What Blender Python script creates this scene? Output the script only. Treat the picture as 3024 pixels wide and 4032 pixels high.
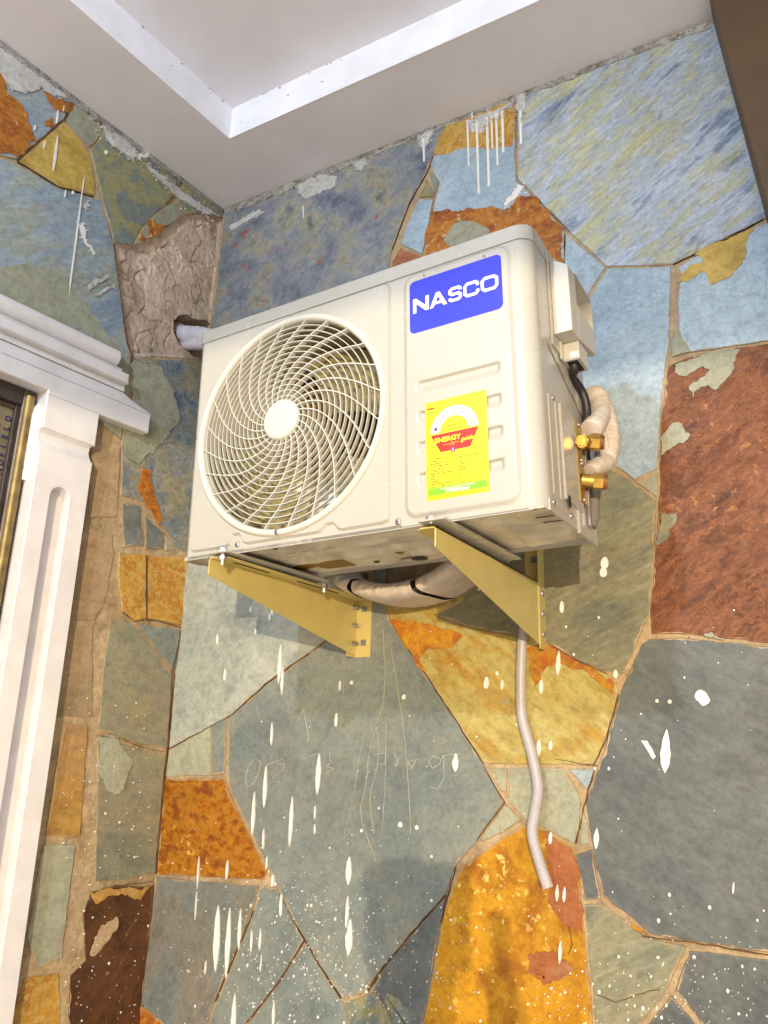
import bpy, bmesh, math, random
from mathutils import Vector, Matrix, noise
R_ = math.radians
rnd = random.Random(7)
for o in list(bpy.data.objects): bpy.data.objects.remove(o)
SC = bpy.context.scene; COL = SC.collection
# ------------------------------------------------------------------ camera
CAMROT = Matrix(((0.8729671574486156, 0.48694059963766073, 0.02858661296130264),
                 (0.10800006058380253, -0.2501041753712424, 0.9621766409426932),
                 (0.4756725017593285, -0.836861251275494, -0.270922345301444)))   # rows = camera axes
CAMPOS = Vector((1.7058, -1.7379, -0.3882)); FPX = 2949.73; K = 3024/1659.0
cd = bpy.data.cameras.new('camera'); cam = bpy.data.objects.new('camera', cd); COL.objects.link(cam)
cam.matrix_world = Matrix.Translation(CAMPOS) @ CAMROT.transposed().to_4x4()
cd.sensor_fit = 'VERTICAL'; cd.sensor_height = 32; cd.lens = FPX/4032*32; cd.clip_start = .02; cd.clip_end = 400
SC.camera = cam
# ------------------------------------------------------------------ world, lamps, exposure
W = bpy.data.worlds.new('World'); SC.world = W; W.use_nodes = True
nt = W.node_tree; bg = nt.nodes['Background']
sky = nt.nodes.new('ShaderNodeTexSky'); sky.sky_type = 'NISHITA'; sky.sun_disc = False
sky.sun_elevation = R_(18); sky.sun_rotation = R_(150)
nt.links.new(sky.outputs[0], bg.inputs[0]); bg.inputs[1].default_value = 0.11
SC.view_settings.view_transform = 'Standard'; SC.view_settings.look = 'None'
SC.view_settings.exposure = 0.36; SC.view_settings.gamma = 1
SC.render.engine = 'CYCLES'; SC.cycles.caustics_reflective = False; SC.cycles.caustics_refractive = False
LC = Vector((.96, -2.86, 1.15)); LW = Vector((3.2, -5.0, .2))
P_COOL, P_WARM = 126, 790
# ------------------------------------------------------------------ frames (real planes of the place)
WA = 0.0946
class Frame:
    def __init__(s, o, ex, ey, ez): s.o, s.ex, s.ey, s.ez = Vector(o), Vector(ex), Vector(ey), Vector(ez)
    def mat(s):
        m = Matrix((s.ex, s.ey, s.ez)).transposed().to_4x4(); m.translation = s.o; return m
    def hit(s, x, y, off=0):      # view ray through a traced outline point, met with the plane lying off metres in front
        d = CAMROT.transposed() @ Vector(((x*K-1512)/FPX, -(y*K-2016)/FPX, -1))
        t = (s.ey.dot(s.o)-off - s.ey.dot(CAMPOS))/s.ey.dot(d)
        p = CAMPOS + d*t - s.o
        return (p.dot(s.ex), p.dot(s.ez))
    def poly(s, pts, off=0): return [s.hit(x, y, off) for x, y in pts]
FB = Frame((0,0,0), (1,0,0), (0,1,0), (0,0,1))
FL = Frame((0,0,0), (math.sin(WA), math.cos(WA), 0), (-math.cos(WA), math.sin(WA), 0), (0,0,1))
def rotv(w):
    w = Vector(w); return Matrix.Rotation(w.length, 3, w.normalized())
RA = rotv((0.0043, -0.0284, -0.0217))
FA = Frame((0.5593, -0.5786, -0.0658), RA.col[0], RA.col[1], RA.col[2])
H = 1.4072
# ------------------------------------------------------------------ materials
def lin(c):
    r = [((v/255+.055)/1.055)**2.4 if v/255 > .04045 else v/255/12.92 for v in c]
    return (r[0], r[1], r[2], 1)
def newmat(name):
    m = bpy.data.materials.new(name); m.use_nodes = True
    return m, m.node_tree, m.node_tree.nodes['Principled BSDF']
def ramp(t, stops, fac, interp='LINEAR'):
    r = t.nodes.new('ShaderNodeValToRGB'); e = r.color_ramp.elements; r.color_ramp.interpolation = interp
    while len(e) > 1: e.remove(e[-1])
    for i, (p, c) in enumerate(stops):
        k = e[0] if i == 0 else e.new(p)
        k.position = p; k.color = lin(c) if len(c) == 3 else c
    t.links.new(fac, r.inputs[0]); return r.outputs[0]
def mapping(t, loc=(0,0,0), rot=(0,0,0), sc=(1,1,1)):
    tc = t.nodes.new('ShaderNodeTexCoord'); mp = t.nodes.new('ShaderNodeMapping')
    mp.inputs['Location'].default_value = loc; mp.inputs['Rotation'].default_value = rot; mp.inputs['Scale'].default_value = sc
    src = tc.outputs['Object']
    if any(rot):     # turn first, stretch afterwards, so the grain runs diagonally
        m0 = t.nodes.new('ShaderNodeMapping'); m0.inputs['Rotation'].default_value = rot; t.links.new(src, m0.inputs[0]); src = m0.outputs[0]; mp.inputs['Rotation'].default_value = (0,0,0)
    t.links.new(src, mp.inputs[0]); return mp.outputs[0]
def nz(t, vec, scale, detail=6, rough=.6, dist=0):
    n = t.nodes.new('ShaderNodeTexNoise'); n.inputs['Scale'].default_value = scale; n.inputs['Detail'].default_value = detail
    n.inputs['Roughness'].default_value = rough; n.inputs['Distortion'].default_value = dist
    t.links.new(vec, n.inputs['Vector']); return n.outputs[0]
def mix(t, a, b, f, mode='MIX'):
    m = t.nodes.new('ShaderNodeMix'); m.data_type = 'RGBA'; m.blend_type = mode
    for s, v in ((m.inputs[0], f), (m.inputs[6], a), (m.inputs[7], b)):
        if hasattr(v, 'node'): t.links.new(v, s)
        else: s.default_value = v if not isinstance(v, tuple) or len(v) == 4 else lin(v)
    return m.outputs[2]
def mth(t, op, a, b=0.0, clamp=False):
    m = t.nodes.new('ShaderNodeMath'); m.operation = op; m.use_clamp = clamp
    for s, v in ((m.inputs[0], a), (m.inputs[1], b)):
        if hasattr(v, 'node'): t.links.new(v, s)
        else: s.default_value = v
    return m.outputs[0]
def bump(t, b, h, strength=.4, dist=.003):
    n = t.nodes.new('ShaderNodeBump'); n.inputs['Strength'].default_value = strength; n.inputs['Distance'].default_value = dist
    t.links.new(h, n.inputs['Height']); t.links.new(n.outputs[0], b.inputs['Normal'])
SEED = [0]
TINT = {'grey_green_slate':(.84,.93,1.05), 'streaked_blue_cream_slate':(1.08,1.15,1.38), 'pale_blue_slate':(1.0,1.1,1.22), 'dark_grey_slate':(.62,.69,.80), 'pale_grey_slate':(.93,1.0,1.05),
 'red_brown_rust_slate':(.72,.60,.52), 'yellow_ochre_slate':(.82,.78,.5), 'golden_orange_slate':(.82,.68,.45), 'blue_grey_slate':(1.15,1.2,1.25), 'mottled_blue_red_slate':(1.13,1.1,1.1),
 'exposed_cement_patch':(1.16,1.08,1.0), 'cream_yellow_slate':(.92,.92,.8), 'green_mottled_slate':(1.1,1.12,1.25), 'blue_rust_mixed_slate':(1.1,1.12,1.2), 'orange_rust_slate':(.92,.82,.65), 'mixed_grey_slate':(.88,.92,1.0)}
def stone(name, cols, scale=5, ang=0, stretch=(1,1,1), accent=None, acc_scale=9, acc_lo=.6, acc_w=.12, vein=None,
          speck=None, rough=.5, bmp=.35, streak=.35, fleck=None, detail=8, gain=.98):
    m, t, b = newmat(name); SEED[0] += 1; s = SEED[0]
    v = mapping(t, (s*3.7, s*1.9, s*5.3), (0, R_(ang), 0), stretch)
    vi = mapping(t, (s*2.1, s*4.7, s*1.3))
    n1 = nz(t, v, scale, 10, .68, .2)
    k = len(cols); lo, hi = .34, .66
    c = ramp(t, [(lo+(hi-lo)*i/max(1, k-1), cc) for i, cc in enumerate(cols)], n1)
    if accent:
        a = nz(t, v, acc_scale, 10, .72, .25)
        c = mix(t, c, accent, ramp(t, [(acc_lo-acc_w/2, (0,0,0,1)), (acc_lo+acc_w/2, (1,1,1,1))], a))
    vs = mapping(t, (s*1.7, 0, s*2.2), (0, R_(ang), 0), (3, 1, 22))
    st = nz(t, vs, 4, 6, .6, .3)
    streak *= .6
    c = mix(t, c, ramp(t, [(.3, (130,130,130)), (.5, (215,215,215)), (.7, (255,255,255))], st), streak, 'MULTIPLY')
    c = mix(t, c, (1,1,1,1), mth(t, 'MULTIPLY', ramp(t, [(.56, (0,0,0,1)), (.72, (1,1,1,1))], st), streak*.35))
    f = nz(t, vi, 85, 5, .7)
    c = mix(t, c, ramp(t, [(.3, (188,188,188)), (.5, (238,238,238)), (.7, (255,255,255))], f), .6, 'MULTIPLY')
    g2 = nz(t, v, 34, 8, .75)
    c = mix(t, c, ramp(t, [(.34, (176,176,176)), (.5, (236,236,236)), (.62, (255,255,255))], g2), .5, 'MULTIPLY')
    d = nz(t, vi, 2.2, 3, .5)
    c = mix(t, c, ramp(t, [(.35, (215,215,215)), (.65, (255,255,255))], d), .6, 'MULTIPLY')
    if vein:
        vn = nz(t, v, scale*1.6, 9, .72, .35)
        r = mth(t, 'ABSOLUTE', mth(t, 'SUBTRACT', vn, .5))
        msk = ramp(t, [(0.0, (1,1,1,1)), (.016, (0,0,0,1))], r)
        c = mix(t, c, vein, mth(t, 'MULTIPLY', msk, .6))
    if fleck:
        w = nz(t, vi, 55, 3, .5, .4); w2 = nz(t, vi, 6, 3, .5)
        msk = mth(t, 'MULTIPLY', ramp(t, [(.58, (0,0,0,1)), (.68, (1,1,1,1))], w), ramp(t, [(.5, (0,0,0,1)), (.62, (1,1,1,1))], w2))
        c = mix(t, c, fleck, msk)
    if speck:
        w = nz(t, vi, 75, 2, .5)
        c = mix(t, c, speck, ramp(t, [(.68, (0,0,0,1)), (.71, (1,1,1,1))], w))
    tn = TINT.get(name, (1,1,1)); vm = t.nodes.new('ShaderNodeVectorMath'); vm.operation = 'MULTIPLY'; vm.inputs[1].default_value = [gain*q for q in tn]; t.links.new(c, vm.inputs[0]); c = vm.outputs[0]
    t.links.new(c, b.inputs['Base Color'])
    rr = t.nodes.new('ShaderNodeMapRange'); rr.inputs['To Min'].default_value = rough-.1; rr.inputs['To Max'].default_value = rough+.2
    t.links.new(n1, rr.inputs[0]); t.links.new(rr.outputs[0], b.inputs['Roughness'])
    b.inputs['Specular IOR Level'].default_value = .35
    h1 = nz(t, v, 14, 8, .65, 1.0)
    stp = ramp(t, [(.36, (0,0,0,1)), (.40, (.35,.35,.35,1)), (.50, (.45,.45,.45,1)), (.53, (.8,.8,.8,1)), (.7, (1,1,1,1))], h1)
    hh = mth(t, 'ADD', mth(t, 'MULTIPLY', stp, .5), mth(t, 'ADD', mth(t, 'MULTIPLY', f, .22), mth(t, 'MULTIPLY', g2, .5)))
    bump(t, b, hh, bmp, .0035)
    return m
def plain(name, c, rough=.5, metal=0, var=.08, sc=12, bmp=0, bsc=200, coat=0, spec=.5, gain=1.0):
    m, t, b = newmat(name); v = mapping(t)
    n = nz(t, v, sc, 5, .6)
    lo = tuple(int(x*(1-var)) for x in c)
    col = ramp(t, [(.35, lo), (.65, c)], n)
    t.links.new(col, b.inputs['Base Color']); b.inputs['Metallic'].default_value = metal
    b.inputs['Roughness'].default_value = rough; b.inputs['Coat Weight'].default_value = coat; b.inputs['Coat Roughness'].default_value = .12
    b.inputs['Specular IOR Level'].default_value = spec
    if bmp: bump(t, b, nz(t, v, bsc, 4, .6), bmp, .001)
    return m
S = {}
S['slate'] = stone('grey_green_slate', [(136,140,134), (150,154,144), (162,161,146), (144,150,143), (155,157,146)], 2.6, 25, streak=.14, bmp=.16, rough=.42)
S['slate2'] = stone('dark_grey_slate', [(122,125,121), (134,136,130), (148,147,138), (133,131,127), (126,129,125)], 3.4, -30, (1,1,1.6), streak=.22, bmp=.3, rough=.42)
S['slate3'] = stone('mixed_grey_slate', [(120,122,118), (142,146,138), (150,140,122), (112,116,120)], 4, 60, streak=.25, accent=(132,108,86), acc_scale=4, acc_lo=.64, acc_w=.1)
S['slate4'] = stone('olive_grey_slate', [(128,132,118), (150,150,126), (162,156,128), (136,138,124)], 4, 26, (1,1,2.4), streak=.45, bmp=.3)
S['olive'] = stone('warm_olive_slate', [(132,134,118), (150,150,130), (166,158,132), (142,146,130)], 3.4, 75, (1,1,.6), streak=.2, accent=(184,166,126), acc_scale=3, acc_lo=.58, acc_w=.12, bmp=.4)
S['pale'] = stone('pale_grey_slate', [(160,163,156), (186,186,174), (200,198,184), (176,178,170)], 4, 50, streak=.12, bmp=.4)
S['paleblue'] = stone('pale_blue_slate', [(150,166,176), (176,190,198), (190,202,208), (160,176,184)], 3, 20, streak=.2, bmp=.5, vein=(130,140,150))
S['blue'] = stone('blue_grey_slate', [(118,136,152), (144,160,174), (164,176,184), (176,176,160), (138,156,170)], 3.2, 40, (1,1,2), streak=.35, accent=(176,168,138), acc_scale=3, acc_lo=.62, acc_w=.1)
S['cloud'] = stone('streaked_blue_cream_slate', [(124,136,152), (158,168,178), (200,206,206), (180,188,190), (204,196,150), (164,174,180)], 7, 32, (1,1,3.2), streak=.55,
                   accent=(206,198,146), acc_scale=6, acc_lo=.56, acc_w=.14, bmp=.8, detail=10)
S['mottled'] = stone('mottled_blue_red_slate', [(92,100,120), (124,132,148), (146,152,158), (164,162,140), (108,116,134)], 7, 30, streak=.25, accent=(172,100,84), acc_scale=17, acc_lo=.615, acc_w=.03, bmp=.5)
S['green'] = stone('green_mottled_slate', [(104,120,122), (128,138,126), (164,156,100), (118,130,128), (140,142,120)], 7, 30, streak=.25, bmp=.55)
S['bluemix'] = stone('blue_rust_mixed_slate', [(96,112,128), (124,138,146), (150,148,132), (168,158,118), (110,124,136)], 9, 20, accent=(168,116,62), acc_scale=6, acc_lo=.66, acc_w=.05, vein=(190,178,150), bmp=.55)
S['orange'] = stone('orange_rust_slate', [(150,78,26), (192,112,38), (216,150,62), (178,98,34), (206,164,104)], 9, 10, (1,1,1.7), streak=.3, accent=(112,72,40), acc_scale=12, acc_lo=.66, bmp=.45, fleck=(214,196,160))
S['orange2'] = stone('golden_orange_slate', [(166,96,20), (204,132,24), (222,168,60), (186,110,24), (150,92,44)], 30, 80, (1,1,.7), streak=.25, accent=(110,74,66), acc_scale=10, acc_lo=.68, bmp=.6, fleck=(232,200,120), gain=.9)
S['gold'] = stone('yellow_ochre_slate', [(196,130,18), (214,152,22), (230,172,42), (200,134,20), (176,112,26)], 8, 70, streak=.12, fleck=(240,214,150), accent=(174,120,74), acc_scale=5, acc_lo=.66, bmp=.5, gain=1, speck=(236,214,160))
S['cream'] = stone('cream_yellow_slate', [(188,170,104), (206,184,110), (214,200,136), (204,170,84), (190,182,140)], 5, -35, (1,1,2), streak=.3, accent=(206,150,52), acc_scale=7, acc_lo=.60, acc_w=.12, gain=.95)
S['flame'] = stone('flame_orange_slate', [(196,92,24), (208,120,32), (216,158,46), (190,104,40), (206,172,96)], 12, -30, streak=.2, accent=(220,168,40), acc_scale=18, acc_lo=.56, acc_w=.1, gain=.95)
S['mustard'] = stone('mustard_slate', [(180,150,72), (206,172,84), (218,186,100), (196,160,70)], 11, 20, streak=.15, accent=(160,120,44), acc_scale=22, acc_lo=.64, gain=1)
S['tile'] = stone('yellow_orange_mottled_tile', [(198,172,92), (206,150,54), (214,180,96), (198,128,40), (216,192,128)], 16, 70, streak=.2, gain=1)
S['rust'] = stone('red_brown_rust_slate', [(112,66,42), (148,92,62), (172,116,80), (130,78,50), (166,112,84)], 7, 36, (1,1,1.8), streak=.35, vein=(204,144,98), bmp=.6, fleck=(214,156,104), gain=.84)
S['brown'] = stone('dark_brown_slate', [(70,42,24), (94,58,34), (112,70,38), (80,50,32)], 9, 60, streak=.25, speck=(170,140,96), accent=(126,84,34), acc_scale=8, acc_lo=.64, bmp=.5)
S['pinkish'] = stone('rose_brown_slate', [(168,92,52), (190,124,88), (182,104,52), (198,144,108)], 6, 85, (1,1,.4), streak=.3, gain=.95)
S['tan'] = stone('tan_rough_stone', [(176,152,120), (196,168,130), (204,174,140), (182,160,128)], 5, 85, (1,1,.5), streak=.25, bmp=.8)
S['tanorange'] = stone('tan_orange_stone', [(180,148,110), (198,156,108), (206,162,84), (176,130,82)], 5, 85, (1,1,.4), streak=.35, bmp=.7)
S['sage'] = stone('pale_sage_slate', [(158,162,142), (180,180,158), (170,172,152), (186,186,168)], 5, 70, streak=.12, bmp=.3)
S['mortar'] = stone('sandy_mortar', [(168,144,112), (190,164,128), (204,180,144), (176,152,118)], 10, 0, streak=.05, bmp=.9, speck=(140,112,84))
S['cement'] = stone('exposed_cement_patch', [(178,162,150), (200,184,172), (212,196,184), (190,176,164)], 7, 40, streak=.15, bmp=.8, gain=1)
S['joint'] = plain('dark_joint_strip', (112,76,50), .9, var=.3, bmp=.6)
S['paint'] = plain('white_emulsion_paint', (232,230,226), .45, var=.04, bmp=.4, bsc=90)
S['oldpaint'] = stone('smeared_white_paint', [(196,194,192), (222,220,218), (232,230,228), (208,204,200)], 18, 30, streak=.3, accent=(130,128,126), acc_scale=26, acc_lo=.62, bmp=.5, gain=1)
S['grime'] = stone('grimy_ceiling_joint', [(120,112,102), (160,154,146), (196,190,184), (130,120,108)], 24, 10, streak=.2, accent=(86,78,66), acc_scale=40, acc_lo=.58, gain=1)
S['runs'] = plain('pale_lime_runs', (178,176,156), .7, var=.12, sc=30)
S['scratch'] = plain('chalk_scratches', (198,198,184), .8)
M_ = {}
M_['plaster'] = plain('white_gloss_trim', (226,223,226), .38, var=.05, sc=14, bmp=.5, bsc=38)
M_['ceil'] = plain('white_ceiling_paint', (228,226,232), .7, var=.04, sc=3, bmp=.25, bsc=120)
M_['ceil2'] = plain('white_fascia_paint', (240,240,248), .6, var=.05, sc=9, bmp=.3, bsc=60)
M_['acwhite'] = plain('ivory_powder_coat', (177,175,169), .26, var=.012, sc=5, coat=.35)
m = M_['acwhite']; t = m.node_tree; b = t.nodes['Principled BSDF']; v = mapping(t)
dn = nz(t, v, 7, 6, .65, .5); c0 = b.inputs['Base Color'].links[0].from_socket
t.links.new(mix(t, c0, (176,166,148), mth(t, 'MULTIPLY', ramp(t, [(.5, (0,0,0,1)), (.8, (1,1,1,1))], dn), .07)), b.inputs['Base Color'])
t.links.new(mth(t, 'ADD', mth(t, 'MULTIPLY', nz(t, v, 9, 3, .5), .10), .22), b.inputs['Roughness']); bump(t, b, nz(t, v, 4.5, 1, .4), .12, .003)
M_['acplastic'] = plain('ivory_plastic', (192,189,182), .38, var=.015, sc=6)
M_['grille'] = plain('ivory_grille_wire', (200,199,193), .38, var=.02)
M_['pan'] = plain('galvanised_pan', (224,216,192), .42, metal=.1, var=.2, sc=10, bmp=.2, bsc=60)
M_['dark'] = plain('dark_opening', (34,32,32), .7)
M_['blade'] = plain('fan_blade_plastic', (152,142,100), .3, var=.05)
M_['shroud'] = plain('fan_shroud', (146,134,102), .5)
m, t, b = newmat('gold_condenser_fins'); v = mapping(t, sc=(1,1,1))
wv = t.nodes.new('ShaderNodeTexWave'); wv.inputs['Scale'].default_value = 90; wv.bands_direction = 'X'; t.links.new(v, wv.inputs[0])
t.links.new(ramp(t, [(0, (70,52,20)), (.6, (150,112,30))], wv.outputs[1]), b.inputs['Base Color']); b.inputs['Metallic'].default_value = .5; b.inputs['Roughness'].default_value = .4
M_['coil'] = m
M_['blue'] = plain('blue_label_film', (34,44,214), .22, var=.02, coat=.3)
M_['white'] = plain('white_print', (240,240,240), .4, var=.01)
M_['yellow'] = plain('yellow_label', (250,244,0), .45, var=.01)
M_['red'] = plain('red_print', (226,26,12), .45, var=.01)
M_['lgreen'] = plain('green_print', (120,196,20), .45, var=.01)
M_['ink'] = plain('grey_print', (84,80,44), .5, var=.02)
M_['purple'] = plain('purple_print', (96,52,110), .5, var=.02)
M_['brass'] = plain('brass', (204,168,84), .3, metal=.9, var=.12, sc=60)
M_['copper'] = plain('copper_tint_brass', (176,124,84), .28, metal=.9, var=.12, sc=60)
M_['zinc'] = plain('zinc_screw', (196,192,200), .28, metal=.85, var=.1, sc=60)
M_['bracket'] = plain('cream_yellow_bracket_paint', (204,188,118), .34, var=.05, sc=9, coat=.3)
M_['wrap'] = plain('cream_pipe_wrap', (208,196,184), .48, var=.1, sc=26, bmp=.5, bsc=40)
M_['wraplilac'] = plain('white_pvc_tape', (204,200,214), .42, var=.08, sc=26, bmp=.5, bsc=40)
M_['cable'] = plain('black_cable', (38,36,42), .45)
M_['hose'] = plain('milky_hose_plastic', (206,200,206), .3, var=.05)
M_['hose'].node_tree.nodes['Principled BSDF'].inputs['Transmission Weight'].default_value = .25
M_['gold'] = plain('gold_anodised_frame', (150,128,78), .45, metal=.45, var=.3, sc=18, bmp=.3, bsc=90)
M_['bronze'] = plain('bronze_anodised_frame', (92,80,68), .42, metal=.4, var=.25, sc=20)
M_['darkbronze'] = plain('dark_bronze_frame', (58,52,48), .6, var=.25, sc=30, bmp=.4)
M_['film'] = plain('protective_film', (122,112,92), .35, var=.25, sc=22, bmp=.5, bsc=30)
M_['letter'] = plain('navy_print', (30,40,84), .5)
M_['brown'] = plain('brown_painted_beam', (84,64,40), .6, var=.12, sc=6, bmp=.3)
M_['floor'] = plain('floor_tiles', (226,222,218), .4, var=.1)
M_['outwall'] = plain('cream_render', (196,186,166), .8, var=.08)
# ------------------------------------------------------------------ mesh helpers
def link(o, parent=None, kind=None, label=None, cat=None, group=None):
    COL.objects.link(o)
    if parent is not None: o.parent = parent
    if kind: o['kind'] = kind
    if label: o['label'] = label
    if cat: o['category'] = cat
    if group: o['group'] = group
    return o
def thing(name, mat, label, cat, group=None):
    o = bpy.data.objects.new(name, None); o.empty_display_size = .05; link(o, None, None, label, cat, group)
    o.matrix_world = mat; return o
def area2(P): return sum(P[i-1][0]*P[i][1]-P[i][0]*P[i-1][1] for i in range(len(P)))
def ccw(P): return P if area2(P) > 0 else P[::-1]
def inset(P, d):
    n = len(P); out = []
    for i in range(n):
        a, b, c = Vector(P[i-1]), Vector(P[i]), Vector(P[(i+1) % n])
        e1, e2 = (b-a), (c-b)
        if e1.length < 1e-9 or e2.length < 1e-9: out.append(tuple(b)); continue
        e1.normalize(); e2.normalize()
        n1, n2 = Vector((-e1.y, e1.x)), Vector((-e2.y, e2.x))
        s = n1+n2; L = s.length
        if L < .3: out.append(tuple(b+n1*d)); continue
        s.normalize(); out.append(tuple(b+s*min(d/max(.35, s.dot(n1)), d*2.2)))
    return out
def rag(P, amp=.0022, step=.008, seed=0, f=1.0):
    out = []; n = len(P)
    for i in range(n):
        a, b = Vector(P[i]), Vector(P[(i+1) % n]); k = max(1, int((b-a).length/step))
        for j in range(k): out.append(a+(b-a)*j/k)
    r = []
    for p in out:
        q = Vector((p.x*18*f, p.y*18*f, seed*7.3)); w = Vector((p.x*75*f, p.y*75*f, seed*3.1))
        u, v = noise.noise_vector(q), noise.noise_vector(w)
        r.append((p.x+amp*(1.3*u.x+.7*v.x), p.y+amp*(1.3*u.y+.7*v.y)))
    return r
class MB:
    def __init__(s): s.v, s.f, s.m, s.mats, s.sm = [], [], [], [], []
    def mi(s, mat):
        if mat not in s.mats: s.mats.append(mat)
        return s.mats.index(mat)
    def add(s, V, F, mat, smooth=False):
        b = len(s.v); i = s.mi(mat); s.v += [tuple(x) for x in V]
        for f in F: s.f.append([b+k for k in f]); s.m.append(i); s.sm.append(smooth)
    def prism(s, P, y0, y1, mat, bev=0):        # polygon in xz; front (towards the viewer) at y1 < y0
        P = ccw(list(P)); n = len(P); V = [(x, y0, z) for x, z in P]; rings = [0]
        if bev:
            V += [(x, y1+bev, z) for x, z in P]; V += [(x, y1, z) for x, z in inset(P, bev)]; rings = [0, n, 2*n]
        else:
            V += [(x, y1, z) for x, z in P]; rings = [0, n]
        F = [list(range(rings[-1], rings[-1]+n)), list(range(n))[::-1]]
        for a, b in zip(rings, rings[1:]):
            for i in range(n): j = (i+1) % n; F.append([a+i, a+j, b+j, b+i])
        s.add(V, F, mat)
    def box(s, x0, x1, y0, y1, z0, z1, mat, bev=0):
        s.prism([(x0,z0), (x1,z0), (x1,z1), (x0,z1)], max(y0, y1), min(y0, y1), mat, bev)
    def tube(s, path, r, mat, n=14, caps=True, flat=None, smooth=True):
        P = [Vector(p) for p in path]; m = len(P); V = []; F = []
        R = r if isinstance(r, (list, tuple)) else [r]*m
        t0 = (P[1]-P[0]).normalized(); up = Vector((0,0,1)) if abs(t0.z) < .9 else Vector((0,1,0))
        a = t0.cross(up).normalized()
        for i in range(m):
            t = (P[min(i+1, m-1)]-P[max(i-1, 0)]).normalized()
            a = (a - t*a.dot(t)).normalized(); b = t.cross(a)
            for k in range(n):
                th = 2*math.pi*k/n; V.append(P[i]+a*math.cos(th)*R[i]+b*math.sin(th)*R[i])
        for i in range(m-1):
            for k in range(n): j = (k+1) % n; F.append([i*n+k, i*n+j, (i+1)*n+j, (i+1)*n+k])
        s.add(V, F, mat, smooth)
        if caps:
            s.add(V[:n], [list(range(n))[::-1]], mat); s.add(V[-n:], [list(range(n))], mat)
    def lathe(s, c, ax, prof, mat, n=32, smooth=True, ph=0):    # prof = [(along axis, radius)]
        c, ax = Vector(c), Vector(ax).normalized(); up = Vector((0,0,1)) if abs(ax.z) < .9 else Vector((1,0,0))
        a = ax.cross(up).normalized(); b = ax.cross(a); V = []; F = []
        for h, r in prof:
            for k in range(n):
                th = 2*math.pi*(k+ph)/n; V.append(c+ax*h+(a*math.cos(th)+b*math.sin(th))*max(r, 1e-5))
        for i in range(len(prof)-1):
            for k in range(n): j = (k+1) % n; F.append([i*n+k, (i+1)*n+k, (i+1)*n+j, i*n+j])
        s.add(V, F, mat, smooth)
    def field(s, x0, x1, z0, z1, nx, nz_, f, mat, horiz=False, smooth=True, flip=False, skip=None):
        V = []; F = []
        for j in range(nz_+1):
            for i in range(nx+1):
                x = x0+(x1-x0)*i/nx; z = z0+(z1-z0)*j/nz_; h = f(x, z); V.append((x, z, h) if horiz else (x, h, z))
        for j in range(nz_):
            for i in range(nx):
                if skip and skip(x0+(x1-x0)*(i+.5)/nx, z0+(z1-z0)*(j+.5)/nz_): continue
                q = [j*(nx+1)+i, j*(nx+1)+i+1, (j+1)*(nx+1)+i+1, (j+1)*(nx+1)+i]; F.append(q[::-1] if flip else q)
        s.add(V, F, mat, smooth)
    def build(s, name, parent=None, fix=True, **kw):
        me = bpy.data.meshes.new(name); me.from_pydata(s.v, [], s.f)
        for m in s.mats: me.materials.append(m)
        me.polygons.foreach_set('material_index', s.m); me.polygons.foreach_set('use_smooth', s.sm)
        me.validate(); me.update()
        if fix:
            bm = bmesh.new(); bm.from_mesh(me); bmesh.ops.recalc_face_normals(bm, faces=bm.faces); bm.to_mesh(me); bm.free()
        return link(bpy.data.objects.new(name, me), parent, **kw)
def ell(cx, cz, rx, rz, n=14, ang=0, tear=0):
    out = []
    for i in range(n):
        th = 2*math.pi*i/n; x, z = math.cos(th)*rx, math.sin(th)*rz
        if tear: x *= (1+tear*math.sin(th)*-1) if z < 0 else (1-tear*.9*(z/rz)**1.0)
        c, s_ = math.cos(ang), math.sin(ang); out.append((cx+x*c-z*s_, cz+x*s_+z*c))
    return out
def smooth_path(P, k=8):
    P = [Vector(p) for p in P]; out = []
    Q = [P[0]*2-P[1]]+P+[P[-1]*2-P[-2]]
    for i in range(1, len(Q)-2):
        for j in range(k):
            t = j/k; a, b, c, d = Q[i-1], Q[i], Q[i+1], Q[i+2]
            out.append(.5*((2*b)+(c-a)*t+(2*a-5*b+4*c-d)*t*t+(3*b-a-3*c+d)*t**3))
    out.append(P[-1]); return out
def strip(mb, pts, w, y0, y1, mat):
    for i in range(len(pts)-1):
        a, b = Vector(pts[i]), Vector(pts[i+1]); d = b-a
        if d.length < 1e-6: continue
        n = Vector((-d.y, d.x)).normalized()*w/2; e = d.normalized()*w*.3
        mb.prism([tuple(a-e+n), tuple(a-e-n), tuple(b+e-n), tuple(b+e+n)], y0, y1, mat)
def text(mb, body, x, z, size, y, mat, sx=1, bold=0, align='LEFT', rot=0, shear=0):
    c = bpy.data.curves.new('t', 'FONT'); c.body = body; c.size = size; c.offset = bold; c.align_x = align; c.shear = shear; c.resolution_u = 3
    o = bpy.data.objects.new('t', c); COL.objects.link(o)
    me = bpy.data.meshes.new_from_object(o.evaluated_get(bpy.context.evaluated_depsgraph_get()))
    cr, sr = math.cos(rot), math.sin(rot)
    V = [(x+(v.co.x*sx)*cr-v.co.y*sr, y, z+(v.co.x*sx)*sr+v.co.y*cr) for v in me.vertices]
    mb.add(V, [list(p.vertices) for p in me.polygons], mat)
    bpy.data.objects.remove(o); bpy.data.meshes.remove(me); bpy.data.curves.remove(c)
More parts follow.
